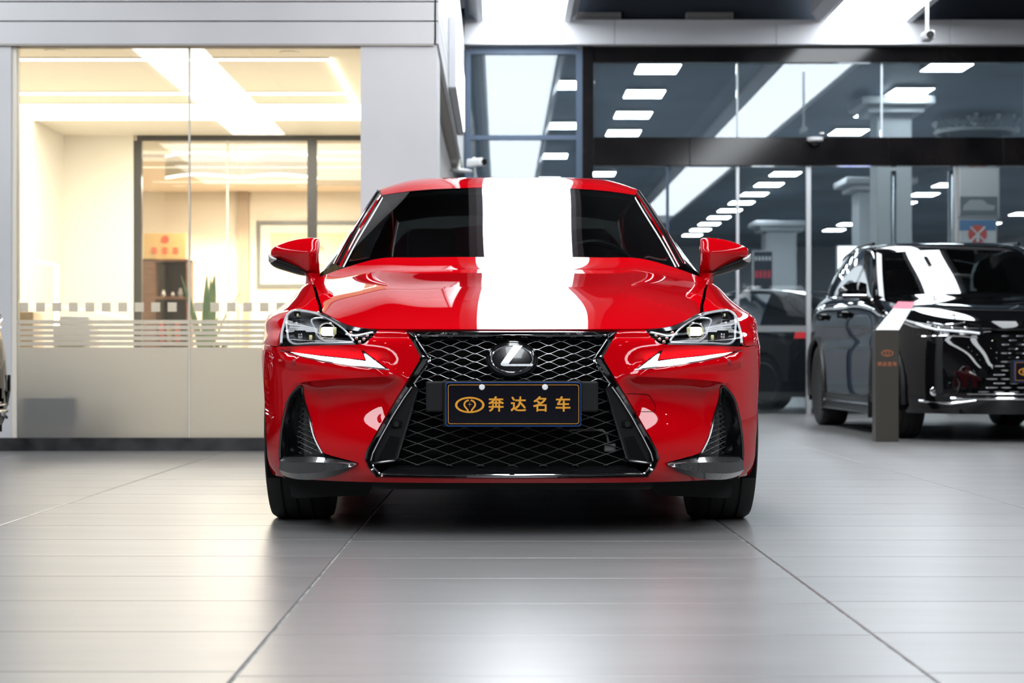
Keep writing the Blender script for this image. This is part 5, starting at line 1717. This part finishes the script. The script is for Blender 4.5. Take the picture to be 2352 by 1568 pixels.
# mesh in the vent
mb = MB()
tri = [(697, 893), (707, 930), (716, 972), (730, 1026), (733, 1045), (668, 1045), (664, 1000), (672, 940), (684, 905)]
for k in range(-4, 17):
    for sg in (1, -1):
        if sg > 0: A, B = np.array([655., 890 + k * 12.]), np.array([745., 890 + k * 12 + 42.])
        else: A, B = np.array([655., 890 + k * 12 + 52.]), np.array([745., 890 + k * 12 - 4.])
        L = np.array([A + (B - A) * t for t in np.linspace(0, 1, 40)])
        L = L[inside(tri, L)]
        if len(L) > 4:
            Q = BS.ev(BS.inv(L[::3]), -.030); mb.tube(Q, .0013, 4)
vboth('vent_mesh', mb, MATS['mesh_satin'], False)
# carbon blade in the foot of the vent
bl_t = [(648, 1049), (672, 1050), (700, 1049), (735, 1050), (775, 1055), (818, 1062)]
bl_f = [(650, 1056), (672, 1060), (702, 1060), (738, 1060), (778, 1062), (822, 1064)]
bl_b = [(654, 1088), (676, 1095), (704, 1098), (750, 1094), (790, 1083), (821, 1068)]
nn = 30
R = [BS.ev(BS.inv(curve(bl_t, nn)), -.045), BS.ev(BS.inv(curve(bl_t, nn)), -.004), BS.ev(BS.inv(curve(bl_f, nn)), .012), BS.ev(BS.inv((curve(bl_f, nn) * .45 + curve(bl_b, nn) * .55)), .020),
     BS.ev(BS.inv(curve(bl_b, nn)), .008), BS.ev(BS.inv(curve(bl_b, nn)), -.020)]
mb = MB(); mb.grid(np.stack(R), flip=True); vboth('carbon_blade', mb, carbon)
# headlamp washer cover and tow-hook cover marks
for (px, py, w, h) in ((675, 830, .016, .018),):
    p = Vector(hl_pt(px, py, .0015)); 
    q = BS.inv([(px, py)])[0]
    sq = np.array([(q[0] + a * w / 2, q[1] + b * h / 2) for a, b in ((-1, -1), (1, -1), (1, 1), (-1, 1))])
    mb = surf(BS, resample(sq, .004, True), [], .004, off=.0012, flange=.003)
    o = mb.build('washer_cover', mat('red_matt', (.25, .004, .008), .5), car, smooth=True); mirror_obj(o)
tow = [(912, 904), (870, 905), (860, 908), (846, 930), (846, 940), (850, 945), (890, 945)]
Q = BS.ev(BS.inv(resample(tow, 6)), .0004)
mb = MB(); mb.tube(Q, .0011, 4); mb.build('tow_hook_cover_gap', gap_black, car)

# ---- mirrors
def mirror_part(rows, name, m, parent, cap=True):
    P = np.array(rows)
    mb = MB(); n = P.shape[1]
    N = Net(P); G_ = N.grid(np.linspace(0, N.tu[-1], 22), np.linspace(0, N.tv[-1], 40))
    mb.grid(G_, flip=True)
    if cap:
        for row, rv in ((G_[0], False), (G_[-1], True)):
            c = row.mean(axis=0); n0 = len(mb.v); mb.v += [tuple(q) for q in row] + [tuple(c)]
            mb.f += [(n0 + i, n0 + i + 1, n0 + len(row)) if rv else (n0 + i + 1, n0 + i, n0 + len(row)) for i in range(len(row) - 1)]
    return mb.fix().build(name, m, parent, smooth=True, sharp=38)
def mrow(x, zt, zc, zb, yf, yb):
    """open section: rear-top, top, crease nose, lower front, bottom, rear-bottom"""
    return [(x, yb, zt - .012), (x, yb - .03, zt - .002), (x, yf + .045, zt), (x, yf + .012, zc + .020), (x, yf, zc), (x, yf + .004, zc - .016), (x, yf + .016, (zc + zb) / 2 - .006), (x, yf + .035, zb + .006), (x, yb, zb)]
mrows = [mrow(.790, 1.078, 1.028, .937, .795, .885), mrow(.800, 1.083, 1.026, .936, .770, .89), mrow(.84, 1.083, 1.026, .944, .765, .90), mrow(.885, 1.078, 1.028, .962, .772, .905),
         mrow(.93, 1.068, 1.030, .980, .788, .905), mrow(.965, 1.054, 1.030, .993, .810, .905), mrow(.990, 1.036, 1.020, 1.000, .840, .900)]
for s in (1, -1):
    mr = empty('wing_mirror', (0, 0, 0), parent=car)
    def sx(rows): return [[(s * x, y, z) for x, y, z in r] for r in rows]
    def mpart(rows, name, m):
        o = mirror_part(rows, name, m, mr)
        if s < 0:
            me = o.data
            co = np.empty(len(me.vertices) * 3, np.float32); me.vertices.foreach_get('co', co); co[0::3] *= -1
            me.vertices.foreach_set('co', co); me.flip_normals(); me.update()
        return o
    mpart(mrows, 'mirror_cap', paint)
    low = []
    for x, zt, zb, yf, yb in ((.835, .946, .930, .80, .89), (.87, .962, .934, .788, .895), (.91, .978, .945, .79, .90), (.95, .992, .957, .80, .90), (.985, 1.004, .972, .825, .90), (1.000, 1.008, .985, .850, .895)):
        low.append([(x, yb, zt), (x, yf + .01, zt + .002), (x, yf + .002, zt - .006), (x, yf + .012, (zt + zb) / 2), (x, yf + .04, zb + .002), (x, yb, zb)])
    mpart(low, 'lower_cover', black_satin)
    ind = []
    for x, zt, zb, yf, yb in ((.962, .999, .994, .806, .84), (.98, 1.006, .992, .818, .86), (.995, 1.012, .993, .835, .88), (1.003, 1.016, .996, .858, .89)):
        ind.append([(x, yb, zt), (x, yf, zt), (x, yf - .004, (zt + zb) / 2), (x, yf, zb), (x, yb, zb)])
    mpart(ind, 'side_indicator', mat('indicator_clear', (.7, .7, .7), .15, .6))
    mb = MB(); mb.prism([(.80, .945), (.98, 1.0), (.98, 1.045), (.93, 1.065), (.80, 1.075)], (0, .906, 0), (s, 0, 0), (0, 0, 1), (0, .004, 0)); mb.fix().build('mirror_glass', chrome, mr)
    st = []
    for x0, x1, y0, y1, z in ((.775, .845, .78, .90, .885), (.783, .842, .785, .895, .905), (.790, .842, .79, .89, .925), (.788, .848, .785, .89, .940)):
        st.append([(s * x0, y0 + .02, z), (s * (x0 + .02), y0, z), (s * (x1 - .02), y0, z), (s * x1, y0 + .03, z), (s * x1, y1, z), (s * x0, y1, z), (s * x0, y0 + .02, z)])
    mb = MB(); mb.grid(np.array(st), flip=s > 0); mb.fix().build('mirror_foot', paint, mr, smooth=True, sharp=50)

# ---- cabin
seat_m = mat('seat_leather', (.035, .012, .012), .5)
for sx in (.37, -.37):
    st = empty('front_seat', (sx, 1.75, 0), parent=car)
    mb = MB(); mb.rbox(-.24, .24, -.30, .24, .42, .58, .06, 3); mb.build('cushion', seat_m, st, smooth=True)
    rows = []
    for z, w, d in ((.52, .23, .10), (.70, .25, .10), (.90, .26, .09), (1.02, .24, .08), (1.07, .17, .06)):
        yb = .22 + (z - .52) * .35
        rows.append([(w * math.cos(t), yb + d * math.sin(t) * (1 if math.sin(t) > 0 else .7), z) for t in np.linspace(0, 2 * math.pi, 21)])
    mb = MB(); mb.grid(np.array(rows)); mb.f.append(tuple(range(4 * 21, 5 * 21 - 1))); mb.fix().build('backrest', seat_m, st, smooth=True)
    mb = MB(); mb.rbox(-.12, .12, .37, .46, 1.06, 1.22, .035, 3); mb.tube([(-.06, .41, 1.0), (-.06, .41, 1.1)], .008); mb.tube([(.06, .41, 1.0), (.06, .41, 1.1)], .008); mb.build('headrest', seat_m, st, smooth=True)
mb = MB(); mb.rbox(-.62, .62, 2.45, 2.75, .45, 1.00, .06, 3); mb.rbox(-.50, -.25, 2.62, 2.74, .98, 1.12, .03, 3); mb.rbox(.25, .50, 2.62, 2.74, .98, 1.12, .03, 3); mb.build('rear_bench', seat_m, car, smooth=True)
mb = MB()
mb.add([(-.70, .80, .955), (.70, .80, .955), (.70, 1.10, .965), (.70, 1.22, .90), (-.70, 1.22, .90), (-.70, 1.10, .965), (.70, 1.20, .55), (-.70, 1.20, .55)], [(0, 1, 2, 5), (5, 2, 3, 4), (4, 3, 6, 7)])
mb.rbox(.16, .56, 1.05, 1.2, .94, .99, .02)
mb.build('dashboard', cabin_black, car)
mb = MB(); mb.box(-.72, .72, .8, 3.3, .22, .30); mb.box(-.74, -.70, .8, 3.2, .3, .93); mb.box(.70, .74, .8, 3.2, .3, .93); mb.box(-.7, .7, 2.78, 3.3, .3, .98); mb.build('cabin_floor', cabin_black, car)
Rr = RF.copy(); Rr[:, :, 2] -= .03
mb = MB(); mb.grid(Rr); mb.mirror().build('headliner', mat('headliner', (.02, .02, .021), .9), car)
# steering wheel (the driver's side is the right one in the photograph)
mb = MB()
c = Vector((.37, 1.28, .93)); ang = math.radians(65)
pts = [c + Vector((.185 * math.cos(t), .185 * math.sin(t) * math.cos(ang) * 1.0 * -1 * -1 * .42, .185 * math.sin(t) * math.sin(ang))) for t in np.linspace(0, 2 * math.pi, 40, endpoint=False)]
mb.tube(pts, .016, 8, closed=True); mb.rbox(c.x - .17, c.x + .17, c.y - .02, c.y + .02, c.z - .03, c.z + .02, .01); mb.build('steering_wheel', black_satin, car, smooth=True)
mb = MB(); mb.rbox(-.105, .105, 1.40, 1.435, 1.205, 1.27, .02, 3); mb.tube([(0, 1.43, 1.25), (0, 1.46, 1.32)], .012); mb.rbox(-.07, .07, 1.40, 1.50, 1.275, 1.31, .015); mb.build('rear_view_mirror', black_satin, car, smooth=True)
# ================================================================== BLACK SUV
black_paint = mat('black_paint', (.003, .003, .0035), .30, coat=1.0, coat_rough=.012, spec=0.0)
cladding = mat('arch_cladding', (.014, .014, .014), .4)
brown_metal = mat('dash_metal', (.42, .42, .44), .22, 1.0)
def suv_sup(x): return -.93 * math.sqrt(max(0, 1 - (x / .948) ** 3.0))
SZ = [.20, .26, .36, .48, .60, .70, .78]
SWd = [.955, .985, .998, 1.0, 1.0, .995, .985]
SYd = [.05, .015, .0, .0, .012, .03, .05]
scols = [((0, -.93), 1, [(0, -.885, .81), (0, -.875, .835), (0, -.855, .86)]),
         ((.30, suv_sup(.30)), 1, [(.30, -.865, .81), (.30, -.853, .838), (.30, -.835, .863)]),
         ((.52, suv_sup(.52)), 1, [(.52, -.80, .81), (.515, -.785, .842), (.51, -.765, .872)]),
         ((.70, suv_sup(.70)), .9, [(.69, -.68, .815), (.67, -.655, .86), (.65, -.62, .895)]),
         ((.83, suv_sup(.83)), .7, [(.815, -.49, .83), (.785, -.46, .885), (.735, -.41, .930)]),
         ((.905, suv_sup(.905)), .3, [(.89, -.31, .85), (.855, -.29, .915), (.765, -.24, .962)]),
         ((.945, -.02), 0, [(.935, -.02, .87), (.895, -.02, .945), (.79, 0, .995)]),
         ((.940, .35), 0, [(.925, .35, .89), (.89, .35, .985), (.81, .35, 1.035)]),
         ((.935, .8), 0, [(.92, .8, .90), (.885, .8, 1.02), (.83, .8, 1.075)]),
         ((.935, 1.6), 0, [(.925, 1.6, .91), (.89, 1.6, 1.05), (.84, 1.6, 1.10)]),
         ((.940, 2.3), 0, [(.93, 2.3, .92), (.89, 2.3, 1.06), (.83, 2.3, 1.13)]),
         ((.948, 2.85), 0, [(.935, 2.85, .95), (.89, 2.85, 1.08), (.80, 2.85, 1.16)]),
         ((.90, 3.4), 0, [(.88, 3.39, .95), (.83, 3.37, 1.09), (.74, 3.34, 1.18)]),
         ((.72, 3.74), 0, [(.71, 3.72, .95), (.68, 3.68, 1.10), (.62, 3.62, 1.20)]),
         ((.38, 3.85), 0, [(.38, 3.83, .95), (.38, 3.80, 1.10), (.37, 3.74, 1.21)]),
         ((0, 3.88), 0, [(0, 3.86, .95), (0, 3.83, 1.10), (0, 3.77, 1.21)])]
SBP = []
for (x, y), w, up in scols:
    SBP.append([(x * (1 - (1 - a) * (1 if w < .5 else .6)), y + d * w, z) for z, a, d in zip(SZ, SWd, SYd)] + up)
SBP = [mir(SBP[2]), mir(SBP[1])] + SBP + [mir(SBP[-2]), mir(SBP[-3])]
sbelt = Net(np.array(SBP)); SS = PNet(sbelt)
su0, su1, sv1 = sbelt.tu[2], sbelt.tu[-3], sbelt.tv[-1]
SWR, SWB = .365, 2.85

def build_suv(loc, rz, label):
    suv = empty('suv', loc, rz); tag(suv, label, 'car')
    uu = np.linspace(su0, su1, 170); vv = np.linspace(0, sv1, 34)
    P = sbelt.grid(uu, vv)
    def keep(i, j):
        c = (P[i, j] + P[i + 1, j + 1]) / 2
        for yc in (0, SWB):
            if (c[1] - yc) ** 2 + (c[2] - SWR) ** 2 < .42 ** 2 and c[0] > .5: return False
        return True
    def cells(name, m, test, halves=True):
        mb = MB()
        for i in range(len(uu) - 1):
            for j in range(len(vv) - 1):
                c = (P[i, j] + P[i + 1, j + 1]) / 2
                if keep(i, j) and test(c):
                    n0 = len(mb.v); mb.v += [tuple(P[i, j]), tuple(P[i + 1, j]), tuple(P[i + 1, j + 1]), tuple(P[i, j + 1])]
                    mb.f.append((n0, n0 + 1, n0 + 2, n0 + 3))
        if not halves: return mb.mirror().fix().build(name, m, suv, smooth=True)
        o = mb.fix().build(name, m, suv, smooth=True); mirror_obj(o)
    def in_gr(c): return abs(c[0]) < .30 + .30 * abs(c[2] - .62) + (.0 if c[2] > .62 else .12 * (.62 - c[2]) / .3) and .33 < c[2] < .79 and c[1] < -.5
    cells('front_bumper', black_paint, lambda c: c[1] < -.30 and c[2] < .80 and not in_gr(c), False)
    cells('front_fender', black_paint, lambda c: -.30 <= c[1] < .62 or (c[1] < -.30 and c[2] >= .80))
    cells('front_door', black_paint, lambda c: .63 <= c[1] < 1.68)
    cells('rear_door', black_paint, lambda c: 1.69 <= c[1] < 2.62)
    cells('rear_body', black_paint, lambda c: c[1] >= 2.63)
    # arch cladding
    for yc in (0, SWB):
        for s in (1, -1):
            pts = []
            for a in np.linspace(math.radians(-14), math.radians(194), 36):
                y = yc + .425 * math.cos(a); z = SWR + .425 * math.sin(a)
                k = np.argmin((P[:, :, 1] - y) ** 2 + (P[:, :, 2] - z) ** 2 + (P[:, :, 0] < .3) * 9)
                pts.append((s * (P.reshape(-1, 3)[k][0] - .002), y, z))
            mb = MB(); mb.tube(pts, .026, 8); mb.build('arch_cladding', cladding, suv, smooth=True)
            mb = MB()
            q = [(yc + .43 * math.cos(a), SWR + .43 * math.sin(a)) for a in np.linspace(math.radians(-20), math.radians(200), 20)]
            mb.grid(np.array([[(s * x, b, c) for b, c in q] for x in (.55, .93)]), flip=s > 0); mb.build('wheel_well', gap_black, suv)
    for s in (1, -1):
        mb = MB(); mb.rbox(s * .70, s * .935, .42, 2.44, .17, .30, .03); mb.build('sill_cladding', cladding, suv, smooth=True)
        mb = MB(); mb.rbox(s * .925, s * .945, .45, 2.40, .235, .25, .004, 1); mb.build('sill_strip', chrome, suv)
        for y in (0, SWB): wheel('wheel', suv, s * .805, y, SWR, .118, .262, 9, MATS['suv_rim'], s)
        for y in (1.48, 2.42): mb = MB(); mb.rbox(s * .928, s * .955, y, y + .22, .955, .985, .010); mb.build('door_handle', black_paint, suv, smooth=True)
    mb = MB(); mb.box(-.56, .56, -.80, 3.6, .20, .24); mb.box(-.56, .56, -.4, 3.4, .24, .75); mb.build('underbody', gap_black, suv)
    # hood
    rows = []
    T = np.array([c[2][2] for c in scols])
    front = [tuple(T[i]) for i in range(5)]
    hr = [front,
          [(0, -.70, .912), (.28, -.69, .914), (.48, -.65, .915), (.62, -.54, .925), (.752, -.32, .946)],
          [(0, -.35, .990), (.30, -.35, .990), (.53, -.33, .985), (.68, -.28, .975), (.776, -.12, .979)],
          [(0, .10, 1.050), (.31, .10, 1.050), (.55, .12, 1.045), (.70, .14, 1.030), (.803, .22, 1.019)],
          [(0, .45, 1.085), (.32, .46, 1.085), (.56, .50, 1.080), (.72, .54, 1.066), (.822, .60, 1.056)],
          [(0, .60, 1.112), (.32, .62, 1.110), (.56, .70, 1.104), (.72, .80, 1.090), (.832, .86, 1.078)]]
    HG = strip(hr, 40, 26, sym=True)
    mb = MB(); mb.grid(HG, flip=True); mb.mirror().fix().build('hood', black_paint, suv, smooth=True)
    wr = [[(0, .60, 1.110), (.32, .625, 1.108), (.56, .71, 1.102), (.745, .86, 1.088)],
          [(0, .98, 1.315), (.30, 1.0, 1.312), (.52, 1.07, 1.304), (.690, 1.19, 1.290)],
          [(0, 1.36, 1.500), (.28, 1.375, 1.497), (.48, 1.43, 1.489), (.625, 1.52, 1.474)]]
    WG = strip(wr, 16, 20, sym=True)
    mb = MB(); mb.grid(WG, flip=True); mb.mirror().fix(); wsb = mb.build('windscreen', wind_glass, suv, smooth=True)
    mb = MB(); mb.grid(WG[0:2] + [0, .01, -.01], flip=True); mb.grid(WG[:, -2:] + [0, .01, -.01], flip=True); mb.mirror().build('screen_frit_band', gap_black, wsb)
    pil = np.stack([WG[:, -1], WG[:, -1] + [.035, .03, .018], WG[:, -1] + [.055, .11, .0]], axis=1)
    mb = MB(); mb.grid(pil, flip=True); o = mb.build('windscreen_pillar', black_paint, suv, smooth=True); mirror_obj(o)
    rr = [[(0, 1.365, 1.502), (.28, 1.38, 1.499), (.48, 1.435, 1.491), (.632, 1.53, 1.476)],
          [(0, 1.62, 1.570), (.29, 1.63, 1.567), (.50, 1.66, 1.556), (.655, 1.72, 1.530)],
          [(0, 2.0, 1.600), (.30, 2.0, 1.597), (.51, 2.01, 1.585), (.665, 2.03, 1.555)],
          [(0, 2.7, 1.595), (.30, 2.7, 1.592), (.50, 2.7, 1.578), (.655, 2.7, 1.545)],
          [(0, 3.35, 1.535), (.29, 3.34, 1.532), (.48, 3.32, 1.518), (.625, 3.28, 1.485)]]
    RG = strip(rr, 30, 20, sym=True)
    mb = MB(); mb.grid(RG, flip=True); mb.mirror().fix().build('roof', black_paint, suv, smooth=True)
    for s in (1, -1):
        mb = MB(); mb.tube([Vector((s * (p[0] - .04), p[1], p[2] + .035)) for p in RG[6:28:2, -1]], .014, 8); mb.build('roof_rail', black_satin, suv, smooth=True)
    tg = strip([[(0, 3.36, 1.532), (.29, 3.35, 1.529), (.48, 3.33, 1.515), (.62, 3.29, 1.482)], [(0, 3.62, 1.38), (.31, 3.61, 1.376), (.52, 3.57, 1.36), (.64, 3.5, 1.34)], [(0, 3.77, 1.212), (.37, 3.74, 1.21), (.55, 3.67, 1.205), (.66, 3.56, 1.19)]], 14, 16, sym=True)
    mb = MB(); mb.grid(tg, flip=True); mb.mirror().fix().build('rear_window', tint_glass, suv, smooth=True)
    bs = [(.832, .90, 1.080), (.838, 1.2, 1.088), (.840, 1.6, 1.10), (.833, 2.2, 1.127), (.815, 2.7, 1.150), (.765, 3.2, 1.175), (.70, 3.5, 1.19)]
    ts = [(.775, .95, 1.112), (.716, 1.27, 1.30), (.668, 1.62, 1.475), (.672, 2.1, 1.552), (.662, 2.7, 1.543), (.635, 3.2, 1.490), (.66, 3.5, 1.34)]
    SGp = strip([[b, tuple((np.array(b) + np.array(t)) / 2 + [.018, 0, 0]), t] for b, t in zip(bs, ts)], 70, 10)
    def sp(nm, a, b, m):
        k = [i for i in range(70) if a <= SGp[i, 0, 1] <= b]; mb = MB(); mb.grid(SGp[k[0]:min(k[-1] + 2, 70)]); o = mb.build(nm, m, suv, smooth=True); mirror_obj(o)
    sp('front_side_window', .85, 1.64, tint_glass); sp('door_pillar', 1.64, 1.74, black_gloss); sp('rear_side_window', 1.74, 2.65, tint_glass); sp('rear_pillar', 2.65, 3.6, black_paint)
    mb = MB(); mb.tube([Vector(p) + Vector((.006, 0, 0)) for p in SGp[0:60, 0]], .009, 6); o = mb.build('belt_trim', chrome, suv, smooth=True); mirror_obj(o)
    mb = MB(); mb.tube([Vector(p) + Vector((.006, 0, 0)) for p in SGp[0:60, -1]], .008, 6); o = mb.build('window_trim', chrome, suv, smooth=True); mirror_obj(o)
    # face: dashes of the grille
    gr = empty('grille', (0, 0, 0), parent=suv)
    def yfront(x, z): return suv_sup(min(abs(x), .93)) + float(np.interp(z, SZ, SYd))
    mb = MB()
    for i in range(24):
        x = -.62 + i * 1.24 / 23; 
    P2 = [(-.50, .33), (.50, .33), (.36, .62), (.38, .79), (-.38, .79), (-.36, .62)]
    rows_ = []
    for z in np.linspace(.33, .80, 8):
        hw = .30 + .30 * abs(z - .62) + (0 if z > .62 else .12 * (.62 - z) / .3) + .03
        rows_.append([(x, yfront(x, z) + .05, z) for x in np.linspace(-hw, hw, 15)])
    mb.grid(np.array(rows_)); mb.build('backing', gap_black, gr)
    r = 0
    for z in np.arange(.36, .775, .0305):
        hw = .30 + .30 * abs(z - .62) + (0 if z > .62 else .12 * (.62 - z) / .3)
        off = .052 if r % 2 else 0
        for k in range(-7, 8):
            x = k * .104 + off
            if abs(x) > hw - .03: continue
            L = .046 * (1 if z < .68 else .75)
            mb = MB()
            rr_ = [[(x + t * L, yfront(x + t * L, z) + .006 + dy, z + dz * (1 - t * t) ** .6) for dz, dy in ((.0, .02), (.008, .0), (.0045, -.010), (-.006, -.004), (0, .02))] for t in np.linspace(-1, 1, 7)]
            mb.grid(np.array(rr_), flip=True); mb.build('dash', brown_metal, gr, smooth=True)
        r += 1
    mb = MB(); mb.tube([(x, yfront(x, .31) - .006, .312) for x in np.linspace(-.62, .62, 25)], .010, 6); mb.build('lower_chrome_line', chrome, suv, smooth=True)
    mb = MB(); mb.tube([(x, yfront(x, .335) - .002, .345) for x in np.linspace(-.52, .52, 21)], .006, 6); mb.build('grille_chrome_line', chrome, suv, smooth=True)
    mb = MB()
    for s in (1, -1): mb.tube([(s * .46, yfront(.46, .30) - .004, .30), (s * .62, yfront(.62, .28) - .006, .275), (s * .80, yfront(.80, .30) - .006, .292)], .010, 6)
    mb.build('bumper_chrome', chrome, suv, smooth=True)
    mb = MB(); mb.grid(np.array([[(x, yfront(x, .25) - .012 * k + .02, .22 + .05 * k) for x in np.linspace(-.80, .80, 25)] for k in range(3)])); mb.build('skid_plate', cladding, suv)
    for s in (1, -1):
        hlr = empty('headlight', (0, 0, 0), parent=suv)
        def surf_pts(L, off):  # points given as (x,z) on the front surface
            out = []
            for x, z in L:
                k = np.argmin((P[:, :, 0] - x) ** 2 + (P[:, :, 2] - z) ** 2 + (P[:, :, 1] > .6) * 9); q = P.reshape(-1, 3)[k]
                out.append((s * x, q[1] - off, z))
            return out
        mb = MB(); a = surf_pts([(x, .845) for x in np.linspace(.42, .80, 14)], .004); b = surf_pts([(x, .765 - .0 * x) for x in np.linspace(.40, .83, 14)], .006)
        mb.grid(np.array([a, b]), flip=s > 0); mb.build('lens', black_gloss, hlr, smooth=True)
        mb = MB(); mb.tube(surf_pts([(.43, .775), (.50, .785), (.60, .795), (.70, .805), (.76, .825), (.80, .85)], .012), .009, 6); mb.build('light_guide', mat('guide_white', (.8, .82, .86), .25, emit=(.8, .88, 1), es=.35), hlr, smooth=True)
        mb = MB(); mb.tube(surf_pts([(.44, .745), (.55, .757), (.66, .760), (.78, .757)], .010), .005, 6); mb.build('lower_line', chrome, hlr, smooth=True)
        mb = MB(); mb.tube(surf_pts([(.52, .86), (.58, .845), (.66, .84), (.74, .86)], .012), .006, 6); mb.build('upper_line', chrome, hlr, smooth=True)
        for x in (.52, .60, .68):
            c = surf_pts([(x, .815)], .006)[0]; mb = MB(); mb.lathe([(.0, -.01), (.014, -.008), (.016, .01)], 'y', c, 14); mb.build('projector', chrome, hlr, smooth=True)
        c = surf_pts([(.72, .36)], .006)[0]; mb = MB(); mb.lathe([(.030, .01), (.032, -.006), (.024, -.008), (0, -.006)], 'y', c, 18); mb.build('fog_lamp', chrome, suv, smooth=True)
        mb = MB(); mb.tube(surf_pts([(.60, .50), (.57, .42), (.58, .36), (.66, .33)], .004), .010, 6); mb.build('duct_edge', black_gloss, suv, smooth=True)
        # mirror
        mr = empty('wing_mirror', (0, 0, 0), parent=suv)
        rows_ = []
        for x, zt, zb, yf, yb in ((.88, 1.20, 1.09, .86, .96), (.93, 1.215, 1.085, .84, .98), (1.0, 1.21, 1.09, .85, .985), (1.06, 1.19, 1.10, .87, .985), (1.09, 1.16, 1.115, .90, .98)):
            rows_.append([(s * x, yb, zt), (s * x, yf + .03, zt), (s * x, yf, (zt + zb) / 2), (s * x, yf + .03, zb), (s * x, yb, zb), (s * x, yb, zt)])
        mb = MB(); mb.grid(np.array(rows_), flip=s < 0); mb.f += [tuple(range(5)), tuple(range(24, 29))]; mb.fix().build('mirror_cap', black_paint, mr, smooth=True, sharp=50)
        mb = MB(); mb.rbox(s * .90, s * 1.075, .835, .86, 1.085, 1.105, .006); mb.build('mirror_chrome', chrome, mr)
        mb = MB(); mb.tube([(s * .84, .93, 1.06), (s * .92, .92, 1.10)], .03, 8); mb.build('mirror_foot', black_satin, mr, smooth=True)
    # cabin shapes
    for sx in (.38, -.38):
        st = empty('front_seat', (sx, 1.70, 0), parent=suv)
        mb = MB(); mb.rbox(-.25, .25, .10, .26, .60, 1.18, .06, 3); mb.build('backrest', seat_m, st, smooth=True)
        mb = MB(); mb.rbox(-.13, .13, .16, .26, 1.19, 1.36, .04, 3); mb.build('headrest', seat_m, st, smooth=True)
    mb = MB(); mb.box(-.75, .75, .75, 1.15, .9, 1.07); mb.box(-.8, .8, .8, 3.4, .5, .6); mb.box(-.7, .7, 2.6, 2.8, .6, 1.15); mb.build('dashboard', cabin_black, suv)
    pl = plate(suv, (0, -.972, .505))
    mb = MB(); mb.rbox(-.24, .24, -.968, -.93, .42, .585, .005); mb.build('plate_bracket', black_plastic, suv)
    return suv
mat('suv_rim', (.45, .45, .46), .2, 1.0)
suv1 = build_suv((3.83, 14.1, 0), math.radians(0.5), 'black suv parked on the right, facing the camera behind the brown sign stand')
suv2 = copy_tree(suv1); suv2.location = (-3.62, 9.75, 0); suv2.rotation_euler = (0, 0, math.radians(68))
suv2['label'] = 'black vehicle whose nose just enters at the left edge beside the shop glass'

# ================================================================== BLACK SEDAN BEHIND THE GLASS
keep = ('front_bumper', 'front_fender', 'hood', 'windscreen', 'windscreen_pillar', 'roof', 'rear_window', 'boot_lid', 'front_side_window', 'door_pillar', 'rear_side_window', 'rear_pillar', 'belt_trim',
        'front_door', 'rear_door', 'rear_quarter_panel', 'rear_bumper', 'tail_light', 'sill', 'door_handle', 'wheel', 'underbody', 'wheel_deflector', 'cowl_panel', 'rear_bench', 'cabin_floor', 'headliner')
sed = empty('black_sedan', (2.12, 24.42, 0), math.radians(215.5))
tag(sed, 'black sedan seen from its tail behind the glass doors, beside the red car', 'car')
for ch_ in list(car.children):
    b = ch_.name.split('.')[0]
    if b in keep:
        c = copy_tree(ch_, sed)
        if c.type == 'MESH' and c.data.materials and c.data.materials[0] == paint:
            c.material_slots[0].link = 'OBJECT'; c.material_slots[0].material = black_paint
        if b == 'tail_light':
            c.material_slots[0].link = 'OBJECT'; c.material_slots[0].material = mat('tail_glow', (.6, .01, .02), .2, emit=(1, .05, .06), es=.5)

# ================================================================== SIGN STAND
ks = empty('sign_stand', W(2038, 830, 13.35)[:2] + (0,))
tag(ks, 'brown metal sign stand with a sloped white top beside the black suv', 'stand')
ksm = mat('stand_brown', (.060, .053, .044), .38, .4)
mb = MB(); mb.rbox(-.083, .083, 0, .13, 0, .80, .003, 1); mb.build('body', ksm, ks)
mb = MB()
top = [(-.083, 0, .80), (.083, 0, .80), (.083, .13, .80), (-.083, .13, .80), (.10, .10, 1.005), (.225, .10, 1.005), (.225, .13, .99), (.10, .13, .99)]
mb.add([(-.083, 0, .802), (.083, 0, .802), (.235, .16, 1.005), (.115, .16, 1.008), (-.083, .02, .79), (.083, .02, .79), (.235, .18, .985), (.115, .18, .988)], [(0, 1, 2, 3), (7, 6, 5, 4), (0, 4, 5, 1), (1, 5, 6, 2), (2, 6, 7, 3), (3, 7, 4, 0)])
mb.build('sloped_panel', mat('stand_white', (.88, .89, .90), .35), ks)
mb = MB(); mb.add([(.062, .1205, .9585), (.195, .1205, .9575), (.232, .1585, 1.0055), (.112, .1585, 1.0085)], [(0, 1, 2, 3)]); o = mb.build('pink_header', mat('pink_print', (.80, .20, .28), .5), ks); o.location = (0, -.001, .002)
copper = mat('copper_print', (.42, .13, .05), .4)
mb = MB(); plate_logo(mb, 1.30, -.0015); o = mb.build('badge', copper, ks); o.location = (0, -.001, .635)
for k, chh in enumerate('奔达名车'):
    cjk(chh, .034, 'character', copper, ks, (-.054 + k * .036, -.0014, .555), (math.pi / 2, 0, 0), bold=.0006)
